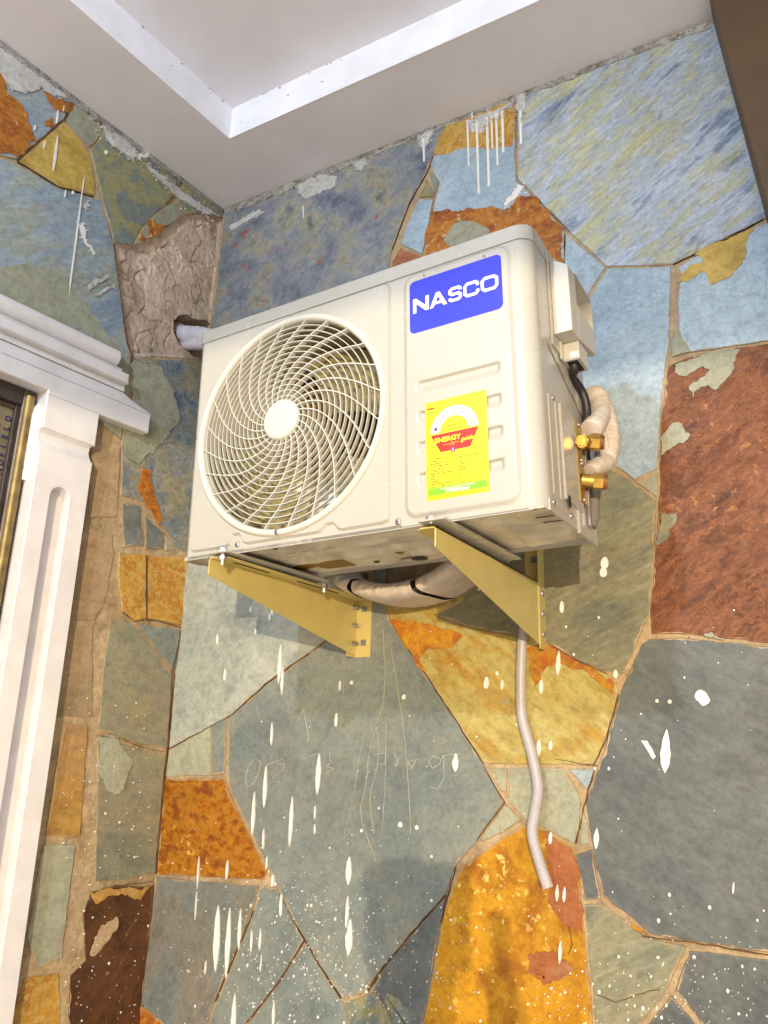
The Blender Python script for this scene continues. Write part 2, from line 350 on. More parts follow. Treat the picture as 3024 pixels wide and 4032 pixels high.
# ------------------------------------------------------------------ ground and ceiling
mb = MB(); mb.box(-8, 12, 4, -16, -2.14, -2.0, M_['floor']); mb.build('ground', kind='structure')
LDx, LDy = math.sin(WA), math.cos(WA); xt, yt, th_ = .2554, -.2642, .1177
mb = MB()
def hquad(P, z, mat): mb.add([(x, y, z) for x, y in P], [[0,1,2,3]], mat)
Q0 = (xt, yt); far = 3.3; Q1 = (xt-LDx*far, yt-LDy*far); XR = 2.6
hquad([(-.02,.02), (3.2,.02), (3.2,yt), Q0], H, M_['ceil']); hquad([(-.02,.02), Q0, Q1, (-.02-LDx*4, -LDy*4)], H, M_['ceil'])
hquad([(XR,yt), (3.2,yt), (3.2,-4), (XR,-4)], H, M_['ceil']); hquad([Q1, (XR,Q1[1]), (XR,-4), (-.02-LDx*4,-4)], H, M_['ceil'])
ceil_o = mb.build('ceiling', kind='structure', fix=False)
mb = MB()
for a, b_ in ((Q0, (XR,yt)), ((XR,yt), (XR,Q1[1])), ((XR,Q1[1]), Q1), (Q1, Q0)):
    mb.add([(a[0],a[1],H-.001), (b_[0],b_[1],H-.001), (b_[0],b_[1],H+th_+.002), (a[0],a[1],H+th_+.002)], [[0,1,2,3]], M_['ceil2'])
for i in range(30):
    if i % 2: px, nx_, ny_ = Vector((xt+abs(rnd.gauss(0, .5)), yt-.0006, 0)), Vector((1,0,0)), None
    else: px, nx_ = Vector((xt, yt, 0))-Vector((LDx, LDy, 0))*abs(rnd.gauss(0, .4))+Vector((.0006,0,0)), Vector((LDx, LDy, 0))
    z = H+th_-abs(rnd.gauss(0, .006)) if i % 5 else H+rnd.uniform(.01, .1); q = rnd.uniform(.0008, .0035)
    mb.add([px+nx_*q*math.cos(a)*1.6+Vector((0,0,z+q*math.sin(a)*.7)) for a in [math.pi*k/4 for k in range(8)]], [list(range(8))], S['grime'])
mb.build('fascia', ceil_o, fix=False)
mb = MB(); hquad([(-.5,.3), (3.4,.3), (3.4,-4.3), (-.5,-4.3)], H+th_, M_['ceil']); mb.build('recess_panel', ceil_o, fix=False)
mb = MB(); mb.box(-.6, 3.5, .35, -4.4, H+th_+.05, H+th_+.2, M_['ceil']); mb.build('roof_slab', ceil_o)
# ------------------------------------------------------------------ stone walls
def inpoly(x, z, P):
    c = False
    for i in range(len(P)):
        (x1, z1), (x2, z2) = P[i-1], P[i]
        if (z1 > z) != (z2 > z) and x < (x2-x1)*(z-z1)/(z2-z1)+x1: c = not c
    return c
def smear(mb, P, mat, off, ang=-.35):
    xs, zs = [p[0] for p in P], [p[1] for p in P]; A_ = abs(area2(P))/2; n = max(14, min(260, int(A_/.000016))); Q = ccw(P)
    mb.prism(rag(inset(Q, .004), .007, .003, 12, 2.2), -.004, -off, mat)
    for i in range(n):
        x, z = rnd.uniform(min(xs)-.01, max(xs)+.01), rnd.uniform(min(zs)-.01, max(zs)+.01)
        if not (inpoly(x, z, P) or inpoly(x+rnd.uniform(-.01, .01), z+rnd.uniform(-.01, .01), P)): continue
        r = rnd.uniform(.0008, .0032); e = ell(x, z, r*rnd.uniform(.6, 2.4), r*.55, 9, ang+rnd.uniform(-.6, .6))
        mb.prism([(a+r*.3*noise.noise(Vector((a*900, b_*900, i))), b_+r*.3*noise.noise(Vector((a*900, b_*900, i+50)))) for a, b_ in e], -.004, -off-.0002, mat)
def build_stones(mb, F, defs, t0=.0056):
    for i, (mat, gap, pts) in enumerate(defs):
        P = ccw(F.poly(pts, .005)); P = inset(P, gap*(.75 if F is FB else 1)); P = rag(P, .0021, .006, 1, 1.3)
        t = t0+rnd.uniform(-.0013, .0010); n = len(P); N_ = []
        for k in range(n): e = Vector(P[(k+1) % n])-Vector(P[k]); N_.append(Vector((-e.y, e.x)).normalized() if e.length > 1e-9 else Vector((0,0)))
        Q, Q2 = [], []
        for k in range(n):
            w = Vector((0,0))
            for j in range(-4, 4): w += N_[(k+j) % n]
            w = w.normalized() if w.length > .5 else Vector((0,0)); p = Vector(P[k])
            q = noise.noise(Vector((p.x*16, p.y*16, i*.37)))+.45*noise.noise(Vector((p.x*70, p.y*70, i)))
            Q.append(tuple(p+w*.0012)); Q2.append(tuple(p+w*(.0016+.0075*max(0, q))))
        V = [(x, .001, z) for x, z in P]+[(x, -(t-.0012), z) for x, z in P]+[(x, -t, z) for x, z in Q]+[(x, -t-.00015, z) for x, z in Q2]
        for lv in range(3): mb.add([V[lv*n+k] for k in range(n)]+[V[(lv+1)*n+k] for k in range(n)], [[k, (k+1) % n, n+(k+1) % n, n+k] for k in range(n)], S['mortar'] if lv != 1 else S[mat])
        mb.add(V[3*n:], [list(range(n))], S[mat])
def build_layers(mb, F, defs, off=.0074, amp=.009):
    for i, (mat, pts) in enumerate(defs):
        P = ccw(F.poly(pts, .005)); P = rag(P, amp, .005, 5+i, 1.4)
        mb.prism(P, -.004, -off-.0002*(i % 4), S[mat], .0004)
B_ST = [
 ('mottled',.0012,[(484,455),(829,317),(967,262),(924,370),(884,440),(847,540),(834,600),(700,1000),(560,1080),(400,1180),(411,1150)]),
 ('paleblue',.001,[(967,262),(1112,205),(1115,390),(1149,418),(1219,497),(1217,640),(1100,700),(905,700),(919,525),(934,465),(947,395),(929,355)]),
 ('paleblue',.0015,[(905,429),(937,430),(912,550),(866,529),(878,490)]),
 ('green',.0015,[(922,385),(938,424),(904,427)]),
 ('slate',.001,[(926,368),(947,380),(945,400),(938,422)]),
 ('pinkish',.0015,[(866,533),(912,554),(900,640),(840,640),(845,565)]),
 ('cloud',.0025,[(1117,203),(1544,45),(1740,-35),(1740,438),(1657,470),(1454,572),(1309,577),(1229,500),(1149,418),(1117,388)]),
 ('paleblue',.003,[(1720,446),(1659,475),(1461,574),(1462,700),(1472,757),(1494,762),(1659,738),(1720,730)]),
 ('sage',.002,[(1447,735),(1460,712),(1490,745),(1494,760),(1450,772)]),
 ('paleblue',.0035,[(1312,578),(1451,574),(1449,735),(1440,775),(1432,860),(1424,987),(1422,1014),(1369,1037),(1330,1010),(1309,1005),(1180,990),(1150,800),(1180,640),(1268,642)]),
 ('paleblue',.003,[(1221,500),(1309,577),(1268,642),(1180,640),(1180,560),(1219,540)]),
 ('sage',.002,[(1371,1039),(1421,1018),(1420,1077)]),
 ('slate4',.0022,[(1180,985),(1309,1006),(1371,1040),(1419,1080),(1413,1190),(1403,1330),(1376,1390),(1346,1455),(1309,1451),(1254,1430),(1184,1391),(1120,1375),(1000,1352),(940,1330),(1035,1255),(900,1200),(840,1100),(840,950)]),
 ('cream',.0015,[(828,1300),(900,1250),(960,1200),(1035,1255),(1000,1300),(940,1330),(1000,1352),(1120,1375),(1184,1391),(1254,1430),(1312,1455),(1334,1475),(1337,1500),(1309,1595),(1286,1652),(1045,1651),(932,1475),(880,1400),(843,1338)]),
 ('pale',.0012,[(400,1180),(560,1080),(700,1000),(840,980),(836,1180),(834,1270),(760,1332),(706,1384),(640,1430),(575,1476),(499,1546),(364,1618),(378,1457),(392,1357)]),
 ('slate',.0022,[(828,1290),(843,1338),(932,1475),(1045,1651),(1069,1695),(1087,1733),(1032,1815),(983,1873),(963,1932),(829,2087),(790,2145),(742,2160),(698,2098),(658,2028),(597,1912),(585,1885),(500,1712),(493,1675),(495,1548),(575,1478),(705,1385),(760,1332)]),
 ('sage',.0014,[(363,1620),(455,1567),(456,1675),(357,1678)]),
 ('slate',.0014,[(457,1566),(490,1547),(486,1672),(458,1676)]),
 ('orange2',.0016,[(356,1681),(485,1681),(505,1735),(577,1880),(570,1902),(338,1889)]),
 ('slate3',.0025,[(337,1893),(562,1914),(545,1967),(465,2162),(440,2240),(380,2240),(300,2165),(318,2050)]),
 ('orange',.002,[(300,2168),(350,2205),(385,2250),(380,2400),(280,2400)]),
 ('slate',.0025,[(565,1918),(597,1914),(658,2030),(605,2118),(533,2210),(470,2320),(415,2320),(467,2165),(548,1970)]),
 ('slate',.0018,[(661,2035),(698,2100),(742,2165),(790,2400),(440,2400),(535,2213),(603,2123)]),
 ('slate2',.0015,[(963,1934),(950,2015),(934,2098),(914,2212),(900,2400),(855,2400),(850,2212),(807,2142),(832,2085)]),
 ('green',.0018,[(745,2168),(805,2142),(849,2212),(856,2400),(792,2400)]),
 ('gold',.003,[(994,1873),(1129,1780),(1180,1795),(1242,1830),(1256,1925),(1270,2075),(1283,2212),(1296,2400),(898,2400),(914,2212),(934,2095),(953,1995),(970,1925)]),
 ('sage',.0018,[(1052,1658),(1098,1658),(1095,1712),(1079,1708)]),
 ('sage',.0018,[(1100,1657),(1218,1657),(1256,1727),(1250,1798),(1242,1824),(1180,1792),(1134,1771),(1097,1730)]),
 ('blue',.002,[(1226,1660),(1286,1660),(1269,1708)]),
 ('sage',.0018,[(1036,1818),(1089,1735),(1130,1771),(1060,1814)]),
 ('sage',.002,[(1250,1828),(1257,1742),(1271,1780),(1274,1822)]),
 ('slate2',.0015,[(1244,1846),(1280,1834),(1300,1938),(1264,1948)]),
 ('slate4',.0025,[(1262,1952),(1302,1949),(1354,1995),(1394,2022),(1484,2042),(1475,2068),(1449,2130),(1436,2146),(1384,2218),(1349,2400),(1300,2400),(1286,2212),(1272,2075)]),
 ('slate2',.003,[(1384,1391),(1405,1377),(1470,1377),(1659,1394),(1740,1399),(1740,2072),(1659,2060),(1405,2020),(1300,1935),(1277,1820),(1264,1735),(1310,1600),(1345,1475)]),
 ('rust',.003,[(1440,790),(1494,765),(1659,738),(1740,728),(1740,1397),(1659,1391),(1500,1374),(1405,1370),(1402,1330),(1414,1190),(1424,1040),(1428,900)]),
 ('slate2',.003,[(1486,2050),(1659,2070),(1740,2080),(1740,2400),(1530,2400),(1513,2212),(1457,2141)]),
 ('slate2',.003,[(1387,2226),(1450,2147),(1510,2216),(1526,2400),(1353,2400)]),
]
B_LAY = [
 ('tile',[(967,262),(1050,234),(1112,214),(1110,282),(1108,316),(1060,322),(1019,318),(975,330),(936,338),(950,295)]),
 ('orange',[(932,455),(1000,452),(1060,446),(1100,452),(1118,428),(1149,422),(1219,498),(1217,560),(1200,620),(1000,640),(915,600),(919,525)]),
 ('sage',[(960,520),(985,480),(1035,478),(1060,500),(1050,520),(1010,525),(985,545)]),
 ('mustard',[(1462,618),(1470,590),(1520,565),(1500,548),(1560,520),(1629,492),(1612,530),(1608,560),(1578,600),(1545,610),(1518,592),(1475,612)]),
 ('sage',[(1449,790),(1500,770),(1594,752),(1584,797),(1549,844),(1524,832),(1497,857),(1494,837),(1527,802),(1514,797),(1479,812),(1450,795)]),
 ('sage',[(1439,922),(1459,912),(1489,937),(1479,957),(1427,987),(1430,950)]),
 ('slate4',[(1424,1112),(1466,1110),(1444,1162),(1419,1177)]),
 ('sage',[(1512,1377),(1530,1367),(1552,1372),(1565,1380)]),
 ('flame',[(843,1338),(905,1345),(960,1352),(1000,1372),(980,1395),(930,1400),(910,1420),(920,1450),(900,1435),(870,1385)]),
 ('flame',[(1140,1400),(1184,1391),(1254,1430),(1312,1460),(1330,1478),(1325,1500),(1300,1480),(1270,1450),(1230,1440),(1180,1440),(1160,1480),(1145,1450)]),
 ('pinkish',[(1180,1800),(1200,1812),(1238,1832),(1254,1925),(1260,2010),(1225,2000),(1195,1970),(1185,1900)]),
 ('pinkish',[(1140,2060),(1200,2050),(1235,2090),(1215,2110),(1180,2120),(1140,2105)]),
 ('green',[(834,2150),(870,2160),(895,2200),(900,2260),(862,2262)]),
 ('flame',[(1360,1998),(1395,2015),(1389,2021),(1370,2012)]),
]
def fr_drip(mb, x, y, ln, w, tilt=0, F=FB, mat='paint', off=.0078):
    a = F.hit(x, y, .007); b_ = F.hit(x+tilt, y+ln, .007)
    cx, cz = (a[0]+b_[0])/2, (a[1]+b_[1])/2; d = Vector((b_[0]-a[0], b_[1]-a[1])); hw = w*K*.0006/2
    off += .0006+rnd.uniform(0, .0009)
    u = d.normalized(); nn = Vector((-u.y, u.x)); A_ = Vector(a); L_, R2 = [], []; j0 = rnd.uniform(0, 90); mx = rnd.uniform(.5, .62); kk = 18
    if ln > 30:
        for i in range(kk+1):
            t = i/kk; e = t/mx if t < mx else (1-t)/(1-mx); w_ = hw*math.sin(min(1, e)*math.pi/2)**.8*.8*(1+.22*noise.noise(Vector((t*7, j0, 9))))+.0001; p = A_+d*t+nn*.0006*noise.noise(Vector((t*4, j0, 0)))
            L_.append(tuple(p+nn*w_)); R2.append(tuple(p-nn*w_*(1+.25*noise.noise(Vector((t*5, j0, 4))))))
        mb.prism(L_+R2[::-1], -.004, -off, S[mat])
    else: mb.prism(ell(cx, cz, hw, d.length/2, 14, math.atan2(-d.x, d.y)+math.pi, .15), -.004, -off, S[mat])
mb = MB()
mb.field(-.005, 2.3, -2.0, H+.01, 60, 90, lambda x, z: -.0012*noise.noise(Vector((x*30, z*30, 0)))-.0015, S['mortar'], smooth=True)
mb.box(-.3, 2.3, .2, .02, -2.0, H+.3, S['mortar'])
build_stones(mb, FB, B_ST); build_layers(mb, FB, B_LAY)
# dark brown strips laid along the joints
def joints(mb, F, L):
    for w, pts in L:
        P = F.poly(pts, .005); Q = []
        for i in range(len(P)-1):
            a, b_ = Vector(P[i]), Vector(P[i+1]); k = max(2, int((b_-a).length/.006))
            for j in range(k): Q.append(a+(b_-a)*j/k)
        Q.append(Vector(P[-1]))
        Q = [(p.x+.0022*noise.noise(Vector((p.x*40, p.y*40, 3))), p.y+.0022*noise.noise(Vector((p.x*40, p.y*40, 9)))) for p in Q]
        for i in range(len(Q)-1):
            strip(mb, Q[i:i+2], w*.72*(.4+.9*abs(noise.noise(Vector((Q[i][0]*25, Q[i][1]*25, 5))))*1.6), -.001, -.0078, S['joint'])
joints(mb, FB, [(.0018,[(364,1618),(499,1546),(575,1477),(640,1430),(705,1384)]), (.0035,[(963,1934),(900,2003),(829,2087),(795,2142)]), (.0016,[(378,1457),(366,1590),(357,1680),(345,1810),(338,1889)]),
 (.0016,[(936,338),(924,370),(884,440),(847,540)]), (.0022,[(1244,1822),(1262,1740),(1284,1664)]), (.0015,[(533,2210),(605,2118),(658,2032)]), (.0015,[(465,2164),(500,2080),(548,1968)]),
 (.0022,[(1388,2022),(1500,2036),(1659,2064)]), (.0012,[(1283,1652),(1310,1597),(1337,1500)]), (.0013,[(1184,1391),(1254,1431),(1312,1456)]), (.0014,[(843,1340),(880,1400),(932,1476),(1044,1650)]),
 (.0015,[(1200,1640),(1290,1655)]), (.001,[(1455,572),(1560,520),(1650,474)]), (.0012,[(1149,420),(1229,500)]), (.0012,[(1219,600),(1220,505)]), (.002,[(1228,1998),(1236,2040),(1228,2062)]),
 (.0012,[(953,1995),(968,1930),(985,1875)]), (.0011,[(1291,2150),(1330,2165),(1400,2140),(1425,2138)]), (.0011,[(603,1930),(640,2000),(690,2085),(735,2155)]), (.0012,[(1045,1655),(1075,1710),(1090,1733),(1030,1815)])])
# white paint along the ceiling, smears, drips, splashes
for mat, pts in [('grime',[(484,452),(829,314),(1111,203),(1544,43),(1540,58),(1300,146),(1113,215),(829,329),(640,407),(490,463)]),
 ('oldpaint',[(640,398),(700,376),(730,380),(726,405),(690,420),(660,430),(645,420)]), ('oldpaint',[(760,352),(790,340),(800,352),(780,370),(765,365)]),
 ('oldpaint',[(898,292),(936,280),(930,310),(915,320),(905,318)]), ('oldpaint',[(1004,262),(1060,240),(1112,214),(1110,232),(1085,240),(1078,262),(1060,258),(1045,285),(1015,290)]),
 ('oldpaint',[(1113,208),(1140,200),(1135,232),(1128,262),(1118,262)]), ('paint',[(1088,440),(1120,395),(1138,404),(1125,422),(1100,440),(1090,452)]),
 ('oldpaint',[(490,490),(560,452),(580,462),(540,478),(500,500)])]:
    P = ccw(FB.poly(pts, .006))
    if mat == 'grime': mb.prism(rag(P, .005, .004, 12, 1.8), -.004, -.0076, S[mat])
    else: smear(mb, P, S[mat], .0082)
for x, y, ln, w in [(1010,262,95,5),(1030,262,155,6),(1052,250,152,7),(1062,250,70,5),(1072,246,110,6),(1085,240,88,7),(1124,240,70,7),(915,300,48,6),(655,445,25,4),(1020,245,40,4)]:
    a = FB.hit(x, y, .006); b_ = FB.hit(x+ln*.03, y+ln, .006); hw = w*K*.00033
    mb.prism([(a[0]-hw,a[1]), (b_[0]-hw*.8,b_[1]+.01), (b_[0]-hw,b_[1]), (b_[0],b_[1]-.004), (b_[0]+hw,b_[1]), (b_[0]+hw*.8,b_[1]+.01), (a[0]+hw,a[1])], -.004, -.0084, S['paint'])
for x, y, ln, w in [(607,1392,85,14),(611,1440,62,9),(588,1560,50,8),(575,1655,90,13),(550,1710,95,12),(690,1628,88,17),(632,1720,110,12),(570,1790,45,7),(681,1740,30,4),(680,1350+430,22,4),
 (590,1290,40,14),(542,1310,12,5),(583,1325,14,6),(470,1370,22,6),(553,1358,12,5),(487,1445,26,7),(1052,1462,26,12),(1086,1468,22,7),(1074,1450,9,7),(735,1470,22,5),(760,1470,9,8),(873,1500,11,9),(727,1540,30,8),
 (985,1627,40,16),(1208,1405,54,12),(1170,1468,30,9),(1330,1447,18,9),(1307,1203,26,16),(1304,1225,22,15),(1214,1298,26,9),(1165,1597,38,11),(1190,1600,20,7),(1290,1788,46,11),(1440,1575,95,22),
 (1205,1910,38,8),(1220,1915,34,8),(1190,1797,26,7),(1211,2032,50,7),(755,1850,62,17),(752,1935,70,10),(757,1985,80,20),(520,1962,90,11),(497,1960,155,17),(472,1955,145,22),(608,1930,50,10),
 (544,2008,50,7),(563,2005,48,7),(508,2145,110,16),(592,2160,90,9),(430,1850,70,5),(492,1858,42,8),(425,1925,62,4),(445,2075,30,4),(565,2060,40,4),(590,1890,26,8),(577,1850,28,4),
 (1585,1600-90,0,0),(1521,1493,32,26),(1514,1490,26,20),(1385,1540,4,4),(1420,1510,8,6),(1447,1511,9,7),(1567,1530-1,0,0),(1585,1905,26,3),(865,1815-40,12,10),(782,1790,8,7),(901,1783,9,9),(1034,1270,6,6)]:
    if ln: fr_drip(mb, x, y, ln, w, rnd.uniform(-1, 1)-ln*.05)
P = rag(ccw(FB.poly([(1386,1598),(1400,1600),(1418,1635),(1412,1640)], .006)), .002, .004, 4); mb.prism(P, -.004, -.008, S['paint'])
for i in range(900):
    if i < 620: x, y = rnd.gauss(660, 150), rnd.gauss(2080, 110)
    elif i < 800: x, y = rnd.uniform(1150, 1659), 2212-abs(rnd.gauss(0, 130))
    else: x, y = rnd.uniform(390, 1640), rnd.uniform(1250, 2000)
    if y < 1250 or y > 2260 or x > 1700 or x < 330: continue
    a = FB.hit(x, y, .006)
    if a[0] < .01: continue
    r = min(.0032, .0006+rnd.expovariate(1/.0006)); mb.prism(ell(a[0], a[1], r, r*rnd.uniform(.9, 1.5), 7), -.004, -.008, S['paint'])
for i in range(60):     # tiny flecks high on the wall
    a = FB.hit(rnd.uniform(500, 1640), rnd.uniform(330, 760), .006); r = rnd.uniform(.0007, .0017)
    mb.prism(ell(a[0], a[1], r, r*1.3, 7), -.004, -.0076, S['paint'])
for pts, w in [([(828,1360),(830,1500),(800,1620),(790,1700),(780,1760),(812,1860)],.004), ([(845,1400),(870,1560),(880,1660),(888,1800)],.0035), ([(815,1560),(818,1640),(800,1720),(808,1800)],.004),
 ([(790,1560),(760,1740),(745,1800)],.0028), ([(745,1440),(737,1560),(732,1640)],.002), ([(835,1560),(832,1700),(825,1800)],.003)]:
    Q = smooth_path([Vector((*FB.hit(x, y, .006), 0)) for x, y in pts], 8)
    Q = [(q.x+.002*noise.noise(q*60), q.y) for q in Q]
    strip(mb, Q, w*.5, -.004, -.0074, S['runs'])
for pts in [[(548,1640),(537,1655),(530,1680),(533,1700),(548,1695),(560,1665),(563,1645),(552,1640)], [(575,1652),(610,1640)], [(655,1640),(690,1626)], [(597,1650),(615,1650),(612,1662),(590,1680)],
 [(712,1625),(714,1648),(706,1656),(722,1660),(704,1672)], [(808,1630),(834,1626),(832,1650),(820,1652)], [(850,1626),(862,1650),(852,1656),(866,1632)], [(800,1660),(790,1680)],
 [(952,1640),(936,1632),(926,1645),(934,1660),(950,1650),(958,1630),(960,1680),(945,1705),(930,1700)], [(960,1632),(995,1628)], [(905,1640),(880,1645),(890,1660),(900,1640)], [(642,1560),(655,1530),(668,1600)]]:
    strip(mb, FB.poly(pts, .006), .0009, -.004, -.0073, S['scratch'])
back_wall = mb.build('stone_wall', label='irregular slate clad wall with paint drips, the one carrying the air conditioner', cat='stone wall', group='slate clad walls meeting in the corner', fix=False)
back_wall.matrix_world = FB.mat()

L_ST = [
 ('blue',.0014,[(-160,-30),(0,92),(100,166),(160,210),(138,258),(75,312),(37,344),(-60,322),(-160,300)]),
 ('mustard',.0018,[(137,260),(170,295),(195,340),(206,390),(204,424),(125,402),(38,348)]),
 ('sage',.0018,[(163,216),(185,238),(222,282),(210,305),(192,318),(170,294),(140,257)]),
 ('green',.0014,[(226,262),(300,312),(394,383),(360,440),(320,475),(300,505),(286,528),(245,527),(235,475),(221,432),(208,375),(195,325),(212,305)]),
 ('green',.0012,[(397,388),(484,452),(481,471),(425,461),(400,464),(380,440),(394,400)]),
 ('sage',.0012,[(378,438),(400,466),(368,484),(322,515),(310,526),(286,529),(303,503),(322,474),(360,444)]),
 ('blue',.0018,[(-160,320),(-60,326),(37,350),(125,404),(203,427),(219,434),(233,480),(246,530),(258,610),(274,737),(284,772),(282,840),(262,950),(200,900),(0,740),(-160,660)]),
 ('bluemix',.0018,[(287,774),(452,779),(410,1192),(385,1188),(355,1145),(305,1085),(263,1070),(262,960),(286,850)]),
 ('slate3',.002,[(263,1083),(305,1092),(311,1180),(268,1182)]),
 ('slate3',.0018,[(312,1108),(353,1149),(353,1186),(314,1186)]),
 ('sage',.0016,[(356,1156),(374,1172),(380,1190),(357,1189)]),
 ('tile',.0012,[(258,1192),(316,1197),(317,1336),(290,1343),(264,1322),(255,1240)]),
 ('tile',.0012,[(319,1198),(407,1203),(393,1350),(318,1338)]),
 ('slate',.0016,[(296,1346),(391,1360),(379,1446),(372,1449)]),
 ('olive',.0016,[(262,1335),(292,1350),(376,1455),(361,1616),(302,1608),(258,1592),(212,1575),(222,1450),(238,1335)]),
 ('olive',.0018,[(212,1588),(300,1618),(359,1630),(337,1885),(268,1903),(205,1905),(210,1700)]),
 ('brown',.0022,[(195,1925),(240,1914),(331,1912),(306,2200),(292,2400),(120,2400),(145,2212),(150,2105),(182,2075),(178,1975)]),
 ('tanorange',.003,[(137,1560),(192,1565),(174,1810),(95,1808)]),
 ('sage',.003,[(92,1822),(165,1822),(135,2070),(78,2097),(55,2025)]),
 ('tile',.004,[(50,2110),(130,2097),(135,2212),(120,2400),(10,2400),(20,2212)]),
 ('tan',.003,[(140,1352),(203,1352),(200,1550),(120,1553)]),
 ('tan',.003,[(180,1124),(244,1150),(246,1205),(230,1300),(205,1342),(150,1342)]),
 ('tan',.0025,[(196,985),(246,955),(262,962),(254,1118),(190,1120)]),
]
L_LAY = [
 ('orange',[(-100,110),(0,150),(18,205),(45,225),(76,298),(64,322),(37,338),(-60,315),(-120,260)]),
 ('orange',[(90,188),(120,210),(158,226),(145,244),(120,238),(98,206)]),
 ('orange',[(98,255),(118,262),(112,275),(98,270)]),
 ('orange',[(325,478),(338,484),(348,490),(365,484),(340,507),(324,515),(318,500)]),
 ('orange',[(300,500),(312,512),(310,524),(302,524)]),
 ('sage',[(-60,620),(0,580),(60,565),(140,600),(200,680),(262,765),(282,800),(262,945),(150,860),(0,740)]),
 ('sage',[(286,780),(350,790),(375,850),(390,900),(350,960),(300,1000),(264,980),(284,860)]),
 ('orange',[(305,1010),(325,1010),(332,1070),(352,1120),(345,1135),(315,1090),(300,1070)]),
 ('sage',[(215,1590),(245,1592),(285,1640),(270,1700),(250,1720),(215,1680)]),
 ('tan',[(190,2060),(215,2005),(250,1980),(255,2000),(225,2040),(198,2068)]),
 ('tanorange',[(195,1925),(320,1915),(300,1940),(240,1930),(210,1950)]),
]
mb = MB()
# backing, with the window opening left out and the broken cement patch modelled below
patch = ccw(FL.poly([(245,526),(310,524),(370,481),(400,464),(483,469),(470,590),(450,779),(432,776),(320,769),(286,772),(276,735),(262,650)], .0))
def inpoly(x, z, P):
    c = False
    for i in range(len(P)):
        (x1, z1), (x2, z2) = P[i-1], P[i]
        if (z1 > z) != (z2 > z) and x < (x2-x1)*(z-z1)/(z2-z1)+x1: c = not c
    return c
hole = rag(ccw(FL.poly([(378,690),(386,682),(404,678),(420,686),(450,692),(458,700),(456,778),(440,776),(424,770),(405,758),(386,735),(376,712)], .0)), .004, .006, 2)
WX = -.566
def bk(x, z): return -.0015-.0030*noise.noise(Vector((x*22, z*9, 7)))-.0016*noise.noise(Vector((x*60, z*30, 3)))
mb.field(WX, .01, -2.0, H+.01, 100, 420, bk, S['mortar'], skip=lambda x, z: inpoly(x, z, patch))
mb.field(-1.9, WX, .455, H+.01, 30, 30, bk, S['mortar']); mb.field(-4, -1.9, -2.0, H+.01, 30, 40, bk, S['mortar'])
def dist_edge(x, z, P):
    d = 9
    for i in range(len(P)):
        a, b_ = Vector(P[i-1]), Vector(P[i]); p = Vector((x, z)); e = b_-a; t = max(0, min(1, (p-a).dot(e)/max(1e-9, e.length_squared))); d = min(d, (p-a-e*t).length)
    return d
def sst_(a, b_, x): t = max(0, min(1, (x-a)/(b_-a))); return t*t*(3-2*t)
def cem(x, z):
    e = min(1, dist_edge(x, z, patch)/.012) if inpoly(x, z, patch) else 0
    q = Vector((x*9, z*9, 4)); a = noise.noise(q); b2 = noise.noise(Vector((x*26, z*26, 1))); c = noise.noise(Vector((x*80, z*80, 2)))
    t1 = noise.noise(Vector((x*11+.3*b2, z*8+.3*a, 8)))*2.6+.25*b2; st = math.floor(t1)+sst_(.78, 1.0, t1-math.floor(t1))*.9
    ck = abs(noise.noise(Vector((x*11+.3*b2, z*14, 21)))); 
    h = .010*e + .009*a*e + .0028*b2 + .0018*c - .0034*st*e + (.010*max(0, 1-ck*34))*e
    return h-.002
xs = [p[0] for p in patch]; zs = [p[1] for p in patch]
mb.field(min(xs)-.005, .006, min(zs)-.005, max(zs)+.005, 190, 210, cem, S['cement'], skip=lambda x, z: inpoly(x, z, hole) or not inpoly(x, z, patch))
# broken tunnel behind the hole
n = len(hole); V = []
for k, (dep, sc_) in enumerate(((0.004,1.0), (.03,1.03), (.08,1.0), (.16,.9))):
    cx = sum(p[0] for p in hole)/n; cz = sum(p[1] for p in hole)/n
    V += [(cx+(p[0]-cx)*sc_+.004*noise.noise(Vector((p[0]*50, p[1]*50, k))), dep, cz+(p[1]-cz)*sc_) for p in hole]
F = [[k*n+i, k*n+(i+1) % n, (k+1)*n+(i+1) % n, (k+1)*n+i] for k in range(3) for i in range(n)]+[list(range(3*n, 4*n))]
mb.add(V, F, S['cement'], True)
build_stones(mb, FL, L_ST); build_layers(mb, FL, L_LAY)
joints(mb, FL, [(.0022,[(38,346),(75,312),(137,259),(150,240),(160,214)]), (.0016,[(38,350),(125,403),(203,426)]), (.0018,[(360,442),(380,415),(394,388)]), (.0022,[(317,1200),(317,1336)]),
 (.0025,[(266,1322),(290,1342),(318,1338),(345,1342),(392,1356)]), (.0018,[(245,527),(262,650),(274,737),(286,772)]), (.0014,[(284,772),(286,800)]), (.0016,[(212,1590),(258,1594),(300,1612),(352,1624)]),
 (.003,[(392,1358),(372,1450),(361,1616),(337,1886)]), (.0014,[(240,1914),(331,1905)]), (.003,[(331,1912),(306,2200)])])
